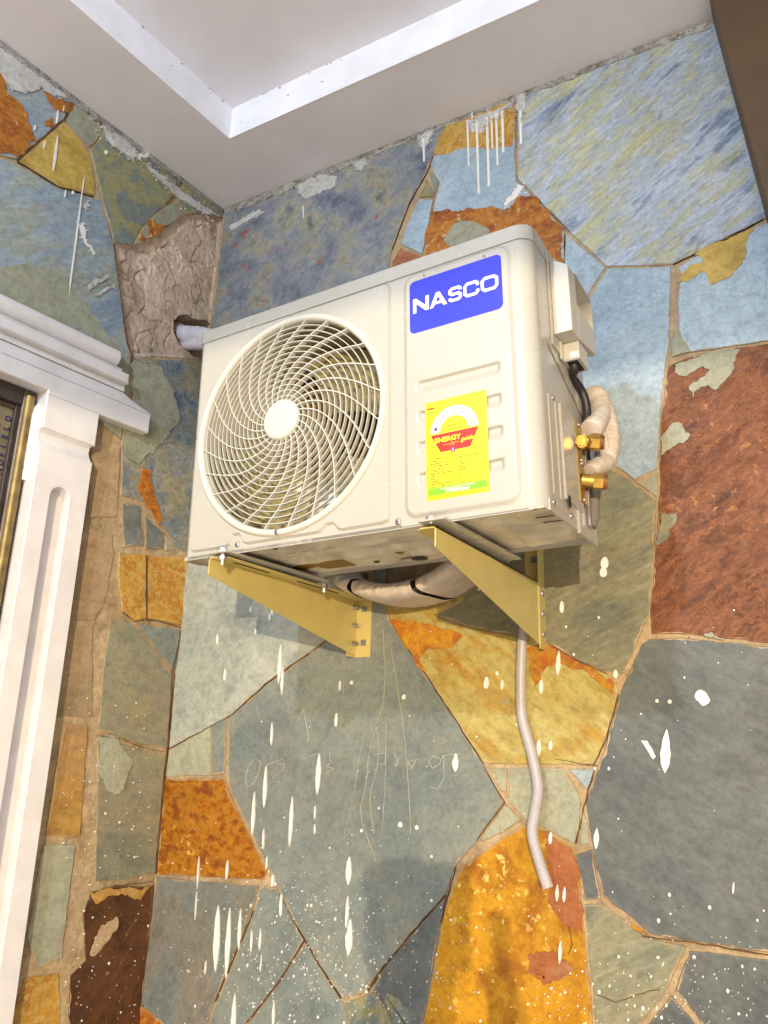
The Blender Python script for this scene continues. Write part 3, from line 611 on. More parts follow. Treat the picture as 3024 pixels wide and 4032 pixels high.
for mat, pts in [('grime',[(-160,-30),(0,90),(160,208),(300,311),(400,384),(484,450),(484,461),(400,399),(300,327),(160,224),(0,106),(-160,-16)]),
 ('oldpaint',[(-100,25),(0,100),(80,160),(150,208),(120,214),(88,190),(55,206),(25,196),(0,160),(-100,80)]), ('oldpaint',[(222,272),(262,296),(300,330),(290,352),(262,330),(228,300)]),
 ('paint',[(290,336),(318,322),(324,336),(302,350)]), ('oldpaint',[(310,350),(420,430),(470,465),(440,462),(380,425),(330,378)]), ('paint',[(165,475),(182,480),(188,512),(205,550),(198,552),(178,515)]), 
 ('oldpaint',[(182,612),(235,592),(238,602),(190,628)]), ('oldpaint',[(200,640),(245,608),(248,618),(215,640)]), ('oldpaint',[(176,440),(195,434),(200,448),(184,454)])]:
    P = ccw(FL.poly(pts, .006))
    if mat == 'grime': mb.prism(rag(P, .005, .004, 15, 1.8), -.004, -.0078, S[mat])
    else: smear(mb, P, S[mat], .0084, .5)
for x, y, ln, w in [(182,383,260,5),(125,292,78,8),(126,237,30,5),(76,270,12,3),(142,410,16,3),(158,412,8,6),(97,305,16,3),(230,325,8,9),(138,228,14,3)]:
    fr_drip(mb, x, y, ln, w, -ln*.13, FL)
for i in range(130):
    a = FL.hit(rnd.uniform(130, 330), rnd.uniform(1500, 2212), .006); r = min(.003, .0006+rnd.expovariate(1/.0006)); mb.prism(ell(a[0], a[1], r, r*1.2, 7), -.004, -.008, S['paint'])
for i in range(110):
    x = rnd.uniform(190, 480); y = 92+.738*x+abs(rnd.gauss(0, 22))+14
    a = FL.hit(x, y, .006); r = min(.0035, .0007+rnd.expovariate(1/.0009)); mb.prism(ell(a[0], a[1], r*1.3, r, 7), -.004, -.008, S['paint'])
left_wall = mb.build('stone_wall', label='slate clad side wall beside the white window trim, with a broken cement patch in its corner', cat='stone wall', group='slate clad walls meeting in the corner', fix=False)
left_wall.matrix_world = FL.mat()
# ------------------------------------------------------------------ right beam; unseen wall added behind the viewer to cut off the warm light
mb = MB(); e0, e1 = FB.hit(1536, 0, .10), FB.hit(1659, 455, .10); sl = (e1[0]-e0[0])/(e1[1]-e0[1])
mb.prism([(e0[0]+sl*(H-.003-e0[1]), H-.003), (e0[0]+sl*(-.2-e0[1]), -.2), (e0[0]+sl*(-.2-e0[1])+.35, -.2), (2.25, H-.003)], .02, -.10, M_['brown'], .003)
mb.build('beam_haunch', label='dark brown sloping beam haunch cutting off the upper right corner of the wall', cat='beam')
mb = MB(); mb.box(-.45, 5.2, -3.6, -3.85, .272, H+.1, M_['outwall']); mb.box(-.7, .0, -3.6, -3.85, -2, .272, M_['outwall'])
mb.build('light_cutoff_wall', label='unseen wall added behind the viewer to cut off the warm lamp light', cat='wall')
# ------------------------------------------------------------------ window trim and window
trim = thing('window_surround', FL.mat(), 'white painted moulded trim with fluted pilaster and stepped cornice round the window', 'window trim')
XL = -1.9
mb = MB(); PW = M_['plaster']
mb.prism([(XL,.452), (-.566,.452), (-.566,.44), (-.405,.44), (-.232,.442), (-.232,.502), (XL,.502)], .02, -.040, PW, .003)
n = 8
for i in range(n):     # sloping crown
    z0, z1 = .503+i*.0051, .503+(i+1)*.0051; t = i/(n-1); xe = -.234-t*.085; off = .038-.016*math.sin(t*math.pi/2)
    mb.prism([(XL,z0), (xe+.006,z0), (xe-.006,z1), (XL,z1)], .0, -off, PW, .0008)
mb.prism([(XL,.546), (-.326,.546), (-.326,.566), (XL,.566)], .0, -.026, PW)
mb.prism([(XL,.566), (-.327,.566), (-.329,.596), (XL,.596)], .0, -.046, PW, .003)
mb.prism([(XL,.596), (-.345,.596), (-.345,.612), (XL,.612)], .0, -.030, PW)
mb.build('cornice', trim)
mb = MB(); mb.tube([(XL,-.022,.636), (-.368,-.022,.636)], .0275, PW, 28); mb.box(XL, -.37, 0, -.02, .609, .662, PW); mb.build('roll_moulding', trim)
mb = MB()
mb.prism([(-.567,.440), (-.567,.344), (-.406,.342), (-.406,.440)], .02, -.042, PW, .002)     # cap block
prof = [(.344,.036), (.335,.026), (.322,.024), (.308,.030), (.298,.038), (.290,.042)]
for (z1, o1), (z0, o0) in zip(prof, prof[1:]):
    mb.add([(-.567,-o1,z1), (-.412,-o1,z1), (-.412,-o0,z0), (-.567,-o0,z0), (-.567,.02,z1), (-.412,.02,z1), (-.412,.02,z0), (-.567,.02,z0)], [[0,1,2,3], [0,3,7,4], [1,5,6,2]], PW, False)
gx0, gx1, gt = -.517, -.461, .196; zb_ = -2.0; cx = (gx0+gx1)/2; rr = (gx1-gx0)/2
arc = [(cx+rr*math.cos(a), gt-rr+rr*math.sin(a)) for a in [math.pi*i/14 for i in range(15)]]
mb.prism([(-.567,zb_), (gx0,zb_)]+[(x, z) for x, z in arc[::-1]]+[(gx1,zb_), (-.408,zb_), (-.408,.291), (-.567,.291)], .02, -.044, PW, .0015)
mb.box(gx0-.004, gx1+.004, .015, -.0045, zb_, gt+.004, PW)
mb.build('pilaster', trim)
for x, z, r in [(-.50,.40,.004), (-.46,.37,.003), (-.44,.47,.003), (-.30,.46,.0035)]: pass
win = thing('window', FL.mat(), 'dark window with gold and bronze frame and printed protective film, partly cut off by the left edge', 'window')
mb = MB(); mb.box(-.572, -.606, .06, .003, -2, .450, M_['bronze'], .003); mb.box(-.606, -.6175, .06, .014, -2, .403, M_['darkbronze'], .002)
mb.box(-.606, XL, .06, .003, .403, .450, M_['darkbronze'], .003); mb.box(-.6175, XL, .06, .018, .390, .403, M_['bronze'], .002)
mb.build('frame', win)
mb = MB(); mb.tube([(-.589,.005,-2), (-.589,.005,.432)], .0135, M_['gold'], 20); mb.build('bead', win)
mb = MB(); mb.box(-.6175, XL, .05, .026, -2, .390, M_['film']); pane = mb.build('pane', win)
mb = MB()
for i, ch in enumerate('NDFIELD'): text(mb, ch, -.6195, .205+i*.0245, .022, .0245, M_['letter'], 1.0, .0007, rot=math.pi/2)
mb.prism(ell(-.668, .362, .016, .016, 24), .026, .0245, M_['letter']); strip(mb, [(-.645,z) for z in (.0,.1,.34)], .001, .026, .0245, M_['letter'])
mb.build('print', pane, fix=False)
mb = MB(); mb.prism(rag([(-.574,.41), (-.590,.36), (-.596,.30), (-.586,.27), (-.578,.2), (-.568,.2), (-.566,.42)], .003, .006, 3), .006, -.006, PW); mb.build('paint_run', trim)
# ------------------------------------------------------------------ air conditioner (local: x along the front, -y out of the front, z up)
ac = thing('air_conditioner', FA.mat(), 'ivory outdoor air conditioning unit with round fan grille, mounted on two yellow brackets', 'air conditioner')
AWm, APl = M_['acwhite'], M_['acplastic']
Wd, Ht, Dp = .80, .546, .285; FC = (.264, .260); FR = .236
def rrect(x0, x1, z0, z1, r, n=6):
    P = []
    for cx, cz, a0 in ((x1-r,z0+r,-90), (x1-r,z1-r,0), (x0+r,z1-r,90), (x0+r,z0+r,180)):
        for i in range(n+1): a = R_(a0+90*i/n); P.append((cx+r*math.cos(a), cz+r*math.sin(a)))
    return P
# body outline seen from above
RB = .030
sec = [(.0, Dp), (.0, .010), (.003, .003), (.010, .0)]
sec_r = [(Wd-RB+RB*math.sin(R_(a)), RB-RB*math.cos(R_(a))) for a in range(0, 91, 9)]+[(Wd, Dp)]
mb = MB()
def wallstrip(secp, z0, z1, mat, off=0):
    V = [(x, y, z) for z in (z0, z1) for x, y in secp]; k = len(secp); mb.add(V, [[i, i+1, k+i+1, k+i] for i in range(k-1)], mat, True)
wallstrip(sec, 0, Ht-.03, AWm); wallstrip(sec_r, .0, Ht-.03, AWm)
# front plate with the fan opening, fanned from the circle to the rectangle
def fan_sheet(P, c, r, y_in, y_out, mat, extra=None):
    A = sorted(set([round(math.atan2(z-c[1], x-c[0]), 5) for x, z in P]+[round(-math.pi+2*math.pi*i/120, 5) for i in range(120)]))
    ring, outr = [], []
    for a in A:
        d = Vector((math.cos(a), math.sin(a))); best = None
        for i in range(len(P)):
            p, q = Vector(P[i-1]), Vector(P[i]); e = q-p; den = d.x*e.y-d.y*e.x
            if abs(den) < 1e-12: continue
            w = p-Vector(c); t = (w.x*e.y-w.y*e.x)/den; s_ = (w.x*d.y-w.y*d.x)/den
            if t > 0 and -1e-6 <= s_ <= 1+1e-6 and (best is None or t < best): best = t
        ring.append((c[0]+d.x*r, y_in, c[1]+d.y*r)); outr.append((c[0]+d.x*best, y_out, c[1]+d.y*best))
    k = len(A); mb.add(ring+outr, [[i, (i+1) % k, k+(i+1) % k, k+i] for i in range(k)], mat); return outr
fan_sheet([(.010,0), (.527,0), (.527,Ht-.03), (.010,Ht-.03)], FC, FR, 0, 0, AWm)
mb.add([(.527,0,0), (Wd-RB,0,0), (Wd-RB,0,Ht-.03), (.527,0,Ht-.03)], [[0,1,2,3]], AWm)
mb.add([(0,Dp,0), (Wd,Dp,0), (Wd,Dp,Ht), (0,Dp,Ht)], [[0,1,2,3]], AWm)
mb.build('casing', ac, fix=False)
# embossed left panel round the grille
mb = MB()
lp = [(.030,.013),(.118,.013),(.128,.018),(.138,.036),(.152,.036),(.164,.018),(.174,.013),(.340,.013),(.356,.014),(.370,.026),(.384,.027),(.396,.014),(.406,.011),(.495,.012),(.507,.016),(.511,.028),(.511,.498),(.507,.508),(.497,.512),(.030,.510),(.018,.506),(.014,.494),(.014,.030),(.018,.018)]
lp_in = inset(ccw(lp), .0045); lp = ccw(lp)
fan_sheet(lp_in, FC, FR-.001, -.0055, -.0055, AWm)
k = len(lp); mb.add([(x, 0, z) for x, z in lp]+[(x, -.0055, z) for x, z in lp_in], [[i, (i+1) % k, k+(i+1) % k, k+i] for i in range(k)], AWm)
# right panel as a pressed sheet with louvre dents
def sst(a, b_, x): t = max(0, min(1, (x-a)/(b_-a))); return t*t*(3-2*t)
def sd_rr(x, z, x0, x1, z0, z1, r):
    cx, cz = (x0+x1)/2, (z0+z1)/2; qx, qz = abs(x-cx)-(x1-x0)/2+r, abs(z-cz)-(z1-z0)/2+r
    return math.hypot(max(qx, 0), max(qz, 0))+min(max(qx, qz), 0)-r
def rp(x, z):
    h = .006*sst(.007, -.003, sd_rr(x, z, .546, .757, .018, .506, .020))
    for zt in (.274, .213, .153, .093):
        if zt-.04 < z < zt+.01:
            f = sst(.004, -.005, abs(x-.652)-.080); h -= .0065*f*sst(zt-.026, zt-.006, z)*(1-sst(zt-.001, zt+.0025, z))
    return -h-.0004
mb.field(.532, .772, .002, .515, 120, 342, rp, AWm)
mb.build('front_panel', ac, fix=False)
mb = MB()    # lid with down-turned rim
secL = [(-.002, Dp), (-.002, .008), (.002, .0), (.009, -.003)]; secR = [(Wd-RB+(RB+.002)*math.sin(R_(a)), RB-.001-(RB+.002)*math.cos(R_(a))) for a in range(0, 91, 9)]+[(Wd+.002, Dp)]
full = secL+secR; k = len(full)
mb.add([(x, y, .514) for x, y in full]+[(x, y, Ht-.003) for x, y in full], [[i, i+1, k+i+1, k+i] for i in range(k-1)], AWm, True)
ins = [(x+.003*(1 if x < .4 else -1), y+.003 if y < .2 else y) for x, y in full]
mb.add([(x, y, Ht-.003) for x, y in full]+[(x, y, Ht) for x, y in ins], [[i, i+1, k+i+1, k+i] for i in range(k-1)]+[list(range(k, 2*k))], AWm)
mb.add([(x, y, .514) for x, y in full]+[(x+.004*(1 if x < .4 else -1), y+.004 if y < .2 else y, .514) for x, y in full], [[i, i+1, k+i+1, k+i] for i in range(k-1)], AWm)
for x, w in ((.60,.02), (.79,.006)): mb.tube([(x-w/2,.02,Ht), (x,.02,Ht+.003), (x+w/2,.02,Ht)], [.002,.006,.002], AWm, 10)
mb.build('lid', ac, fix=False)
# fan space
mb = MB(); mb.lathe((FC[0],0,FC[1]), (0,1,0), [(-.004,FR), (.02,FR-.006), (.16,FR-.004), (.16,FR-.02)], M_['shroud'], 64)
mb.build('fan_shroud', ac, fix=False)
mb = MB(); mb.box(.01, .53, Dp-.02, .200, .01, .53, M_['coil']); mb.build('condenser_coil', ac)
mb = MB()
fc = Vector((FC[0], .0, FC[1]))
mb.lathe(fc, (0,1,0), [(.05,.0), (.05,.035), (.056,.048), (.13,.052)], M_['blade'], 32)
for b0 in (20, 140, 260):
    V = []; F = []; na, nr = 22, 10
    for j in range(nr+1):
        r = .045+(.222-.045)*j/nr; span = R_(62+52*j/nr); st = R_(b0)-R_(26)*j/nr
        for i in range(na+1):
            a = st+span*i/na; V.append((fc.x+r*math.cos(a), .048+.085*(i/na)+.012*math.sin(i/na*math.pi), fc.z+r*math.sin(a)))
    for j in range(nr):
        for i in range(na): F.append([j*(na+1)+i, j*(na+1)+i+1, (j+1)*(na+1)+i+1, (j+1)*(na+1)+i])
    mb.add(V, F, M_['blade'], True)
mb.build('fan', ac, fix=False)
# grille
G = M_['grille']
def gy(r): s_ = r/.226; return -.008-.013*(1-s_*s_)
mb = MB()
mb.lathe((FC[0],0,FC[1]), (0,1,0), [(.0,.2415), (-.009,.2405), (-.0125,.2375), (-.0135,.233), (-.0115,.2285), (-.006,.226), (.004,.225)], G, 120)
def ring(r, w=.0015, dep=.0085, n=110):
    y = gy(r); mb.lathe((FC[0],y,FC[1]), (0,1,0), [(0,r-w/2), (dep,r-w/2+.0003), (dep,r+w/2-.0003), (0,r+w/2), (0,r-w/2)], G, n, False)
NR = 14
for i in range(NR): ring(.0535+(.2155-.0535)*i/(NR-1))
NS = 24
for sI in range(NS):
    a0 = 2*math.pi*(sI+.28)/NS; P = []
    for j in range(25):
        s_ = j/24; r = .042+(.228-.042)*s_; a = a0+R_(60)*(1-s_)**1.25; P.append((r, a))
    V = []; F = []
    for j, (r, a) in enumerate(P):
        r2, a2 = P[min(j+1, 24)]; r1, a1 = P[max(j-1, 0)]
        d = Vector((r2*math.cos(a2)-r1*math.cos(a1), r2*math.sin(a2)-r1*math.sin(a1))).normalized(); nn = Vector((-d.y, d.x))*.0010
        x, z = FC[0]+r*math.cos(a), FC[1]+r*math.sin(a); y = gy(r)-.0012; dp = .012 
        V += [(x-nn.x, y, z-nn.y), (x+nn.x, y, z+nn.y), (x+nn.x, y+dp, z+nn.y), (x-nn.x, y+dp, z-nn.y)]
    for j in range(24):
        for q in range(4): F.append([j*4+q, j*4+(q+1) % 4, (j+1)*4+(q+1) % 4, (j+1)*4+q])
    mb.add(V, F, G)
grille = mb.build('fan_grille', ac, fix=False)
mb = MB(); y0 = gy(.04); mb.lathe((FC[0]-.0,y0,FC[1]), (0,1,0), [(-.0075,0), (-.0075,.036), (-.0065,.041), (-.003,.0440), (.004,.0445)], G, 48); mb.build('hub_cap', grille, fix=False)
def screw(parent, x, y, z, r=.0062, ax=(0,-1,0), name='screw'):
    mb = MB(); mb.lathe((x,y,z), ax, [(-.001,r*.9), (.001,r), (.0022,r*.86), (.0030,r*.5), (.0032,0)], M_['zinc'], 18)
    a = Vector(ax)
    if abs(a.y) > .5: mb.box(x-r*.45, x+r*.45, y-.0031, y-.0034, z-r*.09, z+r*.09, M_['dark']); mb.box(x-r*.09, x+r*.09, y-.0031, y-.0035, z-r*.45, z+r*.45, M_['dark'])
    return mb.build(name, parent, fix=False)
screw(grille, .258, -.0125, .026, .0062)
screw(ac, .525, -.0005, .0125, .0062); screw(ac, .147, -.0005, .0165, .006)
# labels
mb = MB(); x0, x1, z0, z1 = .556, .746, .378, .491; yb = -.0067
mb.prism(rrect(x0, x1, z0, z1, .011), -.006, yb-.0003, M_['blue']); lab = mb.build('brand_label', ac)
mb = MB()
def glyph(paths, w=.0062):
    for pts in paths:
        n = len(pts); L, Rr = [], []
        for i in range(n):
            p = Vector(pts[i]); a = (p-Vector(pts[i-1])).normalized() if i else (Vector(pts[1])-p).normalized(); c = (Vector(pts[i+1])-p).normalized() if i < n-1 else a
            t = (a+c).normalized(); nn = Vector((-t.y, t.x))*w/2/max(.6, t.dot(a)); L.append(p+nn); Rr.append(p-nn)
        for i in range(n-1): mb.prism([tuple(L[i]), tuple(Rr[i]), tuple(Rr[i+1]), tuple(L[i+1])], yb-.0002, yb-.0007, M_['white'])
ztop, zbot = .4485, .4235; zm = (ztop+zbot)/2; h2 = .0031
def corner_loop(x0, x1, z0, z1, r, closed=True, a_from=0): return rrect(x0, x1, z0, z1, r, 5)
g = .0031
mb.prism([(.5635,.4205),(.5705,.4205),(.5705,.4405),(.5905,.4205),(.5975,.4205),(.5975,.4515),(.5905,.4515),(.5905,.4315),(.5705,.4515),(.5635,.4515)], yb-.0002, yb-.0007, M_['white'])
for pts in ([(.5995,.4205),(.6070,.4205),(.6205,.4515),(.6130,.4515)], [(.6130,.4515),(.6205,.4515),(.6360,.4205),(.6280,.4205)], [(.608,.4265),(.628,.4265),(.6255,.4320),(.6095,.4320)]):
    mb.prism(pts, yb-.0002, yb-.0007-.0001*(pts[0][1] > .43), M_['white'])
a = .6390+g; b_ = .6665-g; 
glyph([[(b_,.4425), (b_,.4455), (b_-.003,.4484), (a+.004,.4484), (a,.4450), (a,.4395), (a+.004,.4362), (b_-.004,.4362), (b_,.4328), (b_,.4270), (b_-.004,.4236), (a+.003,.4236), (a,.4262), (a,.4290)]], .0060)
a = .6695+g; b_ = .7015-g
glyph([[(b_,.4400), (b_,.4445), (b_-.004,.4484), (a+.005,.4484), (a,.4435), (a,.4285), (a+.005,.4236), (b_-.004,.4236), (b_,.4275), (b_,.4320)]], .0060)
a = .7045+g; b_ = .7390-g
glyph([[(b_-.005,.4484), (a+.005,.4484), (a,.4435), (a,.4285), (a+.005,.4236), (b_-.005,.4236), (b_,.4285), (b_,.4435), (b_-.005,.4484)]], .0060)
mb.build('lettering', lab, fix=False)
screw(ac, .588, -.0058, .497, .0026); screw(ac, .713, -.0058, .4965, .0026)
mb = MB(); ex0, ex1, ez0, ez1 = .5865, .7065, .0395, .2275; yl = -.0070
mb.prism([(ex0,ez0), (ex1,ez0), (ex1,ez1), (ex0,ez1)], -.0062, yl, M_['yellow']); el = mb.build('energy_label', ac)
mb = MB(); y1 = yl-.0001
mcx, mcz = .6435, .1640; Ro, Ri = .0470, .0275
def arcpts(r, a0, a1, n=28): return [(mcx+r*math.cos(R_(a0+(a1-a0)*i/n)), mcz+r*math.sin(R_(a0+(a1-a0)*i/n))) for i in range(n+1)]
mb.prism(arcpts(Ro, 0, 180)+arcpts(Ri, 180, 0), y1, y1-.0003, M_['white'])
strip(mb, arcpts(Ro, 0, 180), .0006, y1, y1-.0005, M_['ink']); strip(mb, arcpts(Ri, 0, 180), .0006, y1, y1-.0005, M_['ink'])
def star(cx, cz, r): return [(cx+(r if i % 2 == 0 else r*.42)*math.sin(math.pi*i/5), cz+(r if i % 2 == 0 else r*.42)*math.cos(math.pi*i/5)) for i in range(10)]
for i in range(8):
    a = R_(180*i/7); strip(mb, [(mcx+Ri*math.cos(a), mcz+Ri*math.sin(a)), (mcx+Ro*math.cos(a), mcz+Ro*math.sin(a))], .0006, y1, y1-.0005, M_['ink'])
for i in range(7):
    a = R_(180*(i+.5)/7); c = (mcx+(Ro+Ri)/2*math.cos(a), mcz+(Ro+Ri)/2*math.sin(a))
    if i == 6: mb.prism(star(*c, .0062), y1, y1-.0006, M_['purple'])
    else: s5 = star(*c, .0064); strip(mb, s5+[s5[0]], .0010, y1, y1-.0005, M_['ink'])
mb.prism([(.5965,.1615), (.6905,.1615), (.6735,.1265), (.6160,.1265)], y1, y1-.0003, M_['red'])
text(mb, 'ENERGY', .6045, .1455, .0125, y1-.0006, M_['yellow'], 1.1, .0004); text(mb, 'guide', .6560, .1400, .0115, y1-.0006, M_['yellow'], 1, .0001, shear=.3)
strip(mb, [(.622,.139), (.634,.139), (.636,.1365), (.639,.1425), (.6415,.1360), (.6440,.1410), (.652,.1400)], .0005, y1, y1-.0006, M_['yellow'])
mb.prism(star(.6405, .1270, .0080), y1-.0003, y1-.0007, M_['purple']); text(mb, '1', .6405, .1245, .0075, y1-.0009, M_['white'], 1, .0003, 'CENTER')
text(mb, 'THE MORE STARS', .6435, .1725, .0042, y1-.0004, M_['ink'], 1, .0001, 'CENTER'); text(mb, 'THE MORE ENERGY EFFICIENT', .6435, .1660, .0040, y1-.0004, M_['ink'], .95, .0001, 'CENTER')
mb.box(.5905, .6055, y1, y1-.0003, .2125, .2160, M_['red']); mb.box(.5905, .6055, y1, y1-.0003, .2045, .2080, M_['lgreen']); mb.prism(star(.598, .2103, .0016), y1, y1-.0003, M_['ink'])
rowsL = ['Air Conditioner Type', 'Trademark', 'Model Identifier Indoor Unit', 'Model Identifier Outdoor Unit', 'Cooling Capacity', 'Compressor Type', 'Noise Level Indoor/Outdoor', 'AEER', 'ECER', 'Refrigerant', 'Global Warming Potential', 'Country of Origin']
rowsR = ['SPLIT', 'NASCO ELECTRONICS', 'NAS-T12V1', 'NAS-T12V1', '3.30kW', 'FIXED', '45/52dB', '3.72', '3.46', 'R32', '675', 'CHINA']
for i, (l_, r_) in enumerate(zip(rowsL, rowsR)):
    z = .1150-i*.00475; text(mb, l_, .5955, z, .0038, y1-.0003, M_['ink'], 1, .00018); text(mb, r_, .6500, z, .0038, y1-.0003, M_['ink'], 1, .00018)
mb.box(.5900, .7030, y1, y1-.0003, .0480, .0615, M_['lgreen'])
text(mb, 'Total Energy Consumption of this Unit is', .6465, .0570, .0040, y1-.0005, M_['white'], 1, .0001, 'CENTER'); text(mb, '1775kWh/year', .6465, .0500, .0075, y1-.0005, M_['white'], 1.05, .0003, 'CENTER')
for z in (.0455, .0437, .0420): strip(mb, [(.5915,z), (.5915+(.109 if z != .0420 else .07),z)], .0005, y1, y1-.0003, M_['red'])
mb.build('print', el, fix=False)
# underside
mb = MB()
feats = [(.20,.37,.045,.075,.012), (.24,.33,.095,.118,.010), (.36,.50,.050,.066,.007), (.36,.46,.082,.094,-.006), (.40,.52,.105,.122,.008), (.17,.28,.14,.19,.012), (.30,.40,.15,.24,-.010), (.42,.56,.14,.17,.008),
         (.44,.56,.19,.25,-.009), (.19,.33,.22,.26,.010), (.03,.08,.05,.24,.009), (.68,.77,.13,.16,.007), (.68,.78,.19,.25,-.008), (.67,.72,.05,.10,.006)]
def panf(x, y):
    h = 0
    for a, b2, c, d, e in feats: h += e*sst(.006, -.006, sd_rr(x, y, a, b2, c, d, .012))
    h = h*1.35+.0035*noise.noise(Vector((x*14, y*20, 3)))
    e2 = min(x-.004, Wd-.004-x, Dp+.012-y, y-.003); return .010+h if e2 > .006 else .010*sst(0, .006, max(e2, 0))+h*sst(0, .006, max(e2, 0))
mb.field(.004, Wd-.003, .003, Dp+.010, 200, 90, panf, M_['pan'], horiz=True)
for x, y, r in [(.765,.031,.009), (.36,.20,.007), (.20,.05,.010), (.455,.215,.018), (.60,.055,.015), (.12,.20,.012)]: mb.lathe((x,y,panf(x,y)-.0022), (0,0,1), [(0,0), (0,r)], M_['dark'], 24)
for x, y in ((.775,.082), (.777,.118)): mb.box(x-.022, x+.012, y+.0025, y-.001, .0068, .0078, M_['dark'])
for x in (.215, .262, .312): mb.box(x, x+.026, .075, .072, .0030, .0040, M_['zinc'])
mb.build('base_pan', ac, fix=False)
mb = MB()   # turned-down lips
mb.box(0, Wd-.02, .004, 0, -.0015, .006, AWm); mb.box(Wd-.004, Wd+.0005, .182, .02, .0, .02, AWm); mb.box(Wd-.002, Wd+.004, Dp+.012, .178, -.004, .046, AWm, .001); mb.box(0, .004, .05, .004, -.003, .01, AWm)
mb.build('skirt', ac)
for x, bxx, lo in ((.096, .124, .014), (.580, .599, .0)):
    mb = MB(); mb.box(x, x+.052, Dp+.05, -.030, -.0035, .0, AWm, .001); mb.box(x, x+.003, Dp+.03, .0, 0, .012, AWm)
    ft = mb.build('foot', ac)
    for y in (-.016, .345):
        mb = MB(); mb.lathe((bxx, y, -.002), (0,0,1), ([(-.024,.0), (-.024,.0038), (-.014,.0040), (-.014,.0085), (-.006,.0085), (-.006,.004)] if lo else [(-.003,.004)])+[(.0018,.004), (.0018,.012), (.004,.012), (.004,.0092), (.010,.0088), (.0108,0)], M_['zinc'], 6, False); mb.build('bolt', ft, fix=False)
# right side
mb = MB()
mb.box(Wd+.0003, Wd+.0035, Dp, .088, .335, .540, AWm, .0008)
mb.prism([(x, z) for x, z in [(0,0)]*0] or [(0,0),(0,0),(0,0)], 0, 0, AWm) if False else None
mb.add([(Wd+.0018,.060,.325), (Wd+.0018,.075,.330), (Wd+.0018,Dp,.255), (Wd+.0018,Dp,.245)], [[0,1,2,3]], AWm)
for y, w in ((.045,.004), (.082,.003)): mb.box(Wd-.001, Wd+.0018, y+w, y, .035, .22, AWm, .0008)
mb.box(Wd-.001, Wd+.006, .205, .098, .040, .222, AWm, .003)
mb.box(Wd+.0055, Wd+.0068, .122, .108, .028, .048, M_['dark'])
mb.build('side_panel', ac)
for y, z in ((.052,.5), (.041,.018), (.138,.018), (.216,.020), (.075,.222)): screw(ac, Wd+.0002, y, z, .0055, (1,0,0))
mb = MB()   # terminal cover with grip recess
def hexa(P8, mat): mb.add(P8, [[0,1,2,3], [7,6,5,4], [0,4,5,1], [1,5,6,2], [2,6,7,3], [3,7,4,0]], mat)
def cov(y0, y1, z0a, z0b, z1a, z1b, x1=.838, x0=.8035): hexa([(x0,y0,z0a), (x1,y0,z0a), (x1,y1,z0b), (x0,y1,z0b), (x0,y0,z1a), (x1,y0,z1b), (x1,y1,z1b), (x0,y1,z1a)], APl)
cov(.100, .148, .361, .364, .524, .500); cov(.148, .268, .364, .385, .440, .440)
cov(.148, .268, .364, .385, .524, .524, .8065); cov(.148, .268, .508, .508, .522, .508, .838); cov(.262, .268, .385, .386, .522, .508)
tc_ = mb.build('terminal_cover', ac)
bv = tc_.modifiers.new('bevel', 'BEVEL'); bv.width = .0025; bv.segments = 3; bv.limit_method = 'ANGLE'
mb = MB(); mb.box(Wd+.001, .834, .212, .150, .328, .366, APl, .003); mb.box(.8075, .828, .205, .158, .3270, .329, M_['dark']); mb.box(Wd+.002, .806, .150, .132, .325, .362, APl, .001)
mb.build('cable_clamp', ac)
def valve(z, stem):
    mb = MB(); y = .200
    mb.box(.8045, .8085, .222, .186, z-.044, z+.040, M_['brass'], .001)
    mb.tube([(.806,y,z), (.832,y+.012,z-.004)], .0125, M_['brass'], 20)
    mb.tube([(.815,y+.004,z), (.813,y+.05,z+.004)], .0095, M_['brass'], 16)
    v = mb.build('service_valve', ac, fix=False)
    mb = MB(); mb.tube([(.826,y+.010,z-.003), (.842,y+.016,z-.005)], .0170, M_['brass'], 6, smooth=False); mb.tube([(.8421,y+.016,z-.005), (.850,y+.019,z-.006)], [.0160,.0135], M_['copper'], 20); mb.build('cap_nut', v, fix=False)
    if stem:
        mb = MB(); mb.tube([(.8205,y-.002,z-.008), (.8200,y-.026,z-.012)], .0130, M_['brass'], 6, smooth=False); mb.tube([(.8200,y-.0262,z-.012), (.8200,y-.0275,z-.0122)], [.0105,.0090], M_['brass'], 20); mb.build('stem_cap', v, fix=False)
    for zz in (z+.034, z-.038):
        s_ = screw(v, .8085, .206, zz, .0050, (1,0,0))
    return v
valve(.182, True); valve(.103, False)
mb = MB(); mb.box(.807, .812, .235, .225, .02, .20, M_['zinc']); mb.build('pipe_bracket', ac)
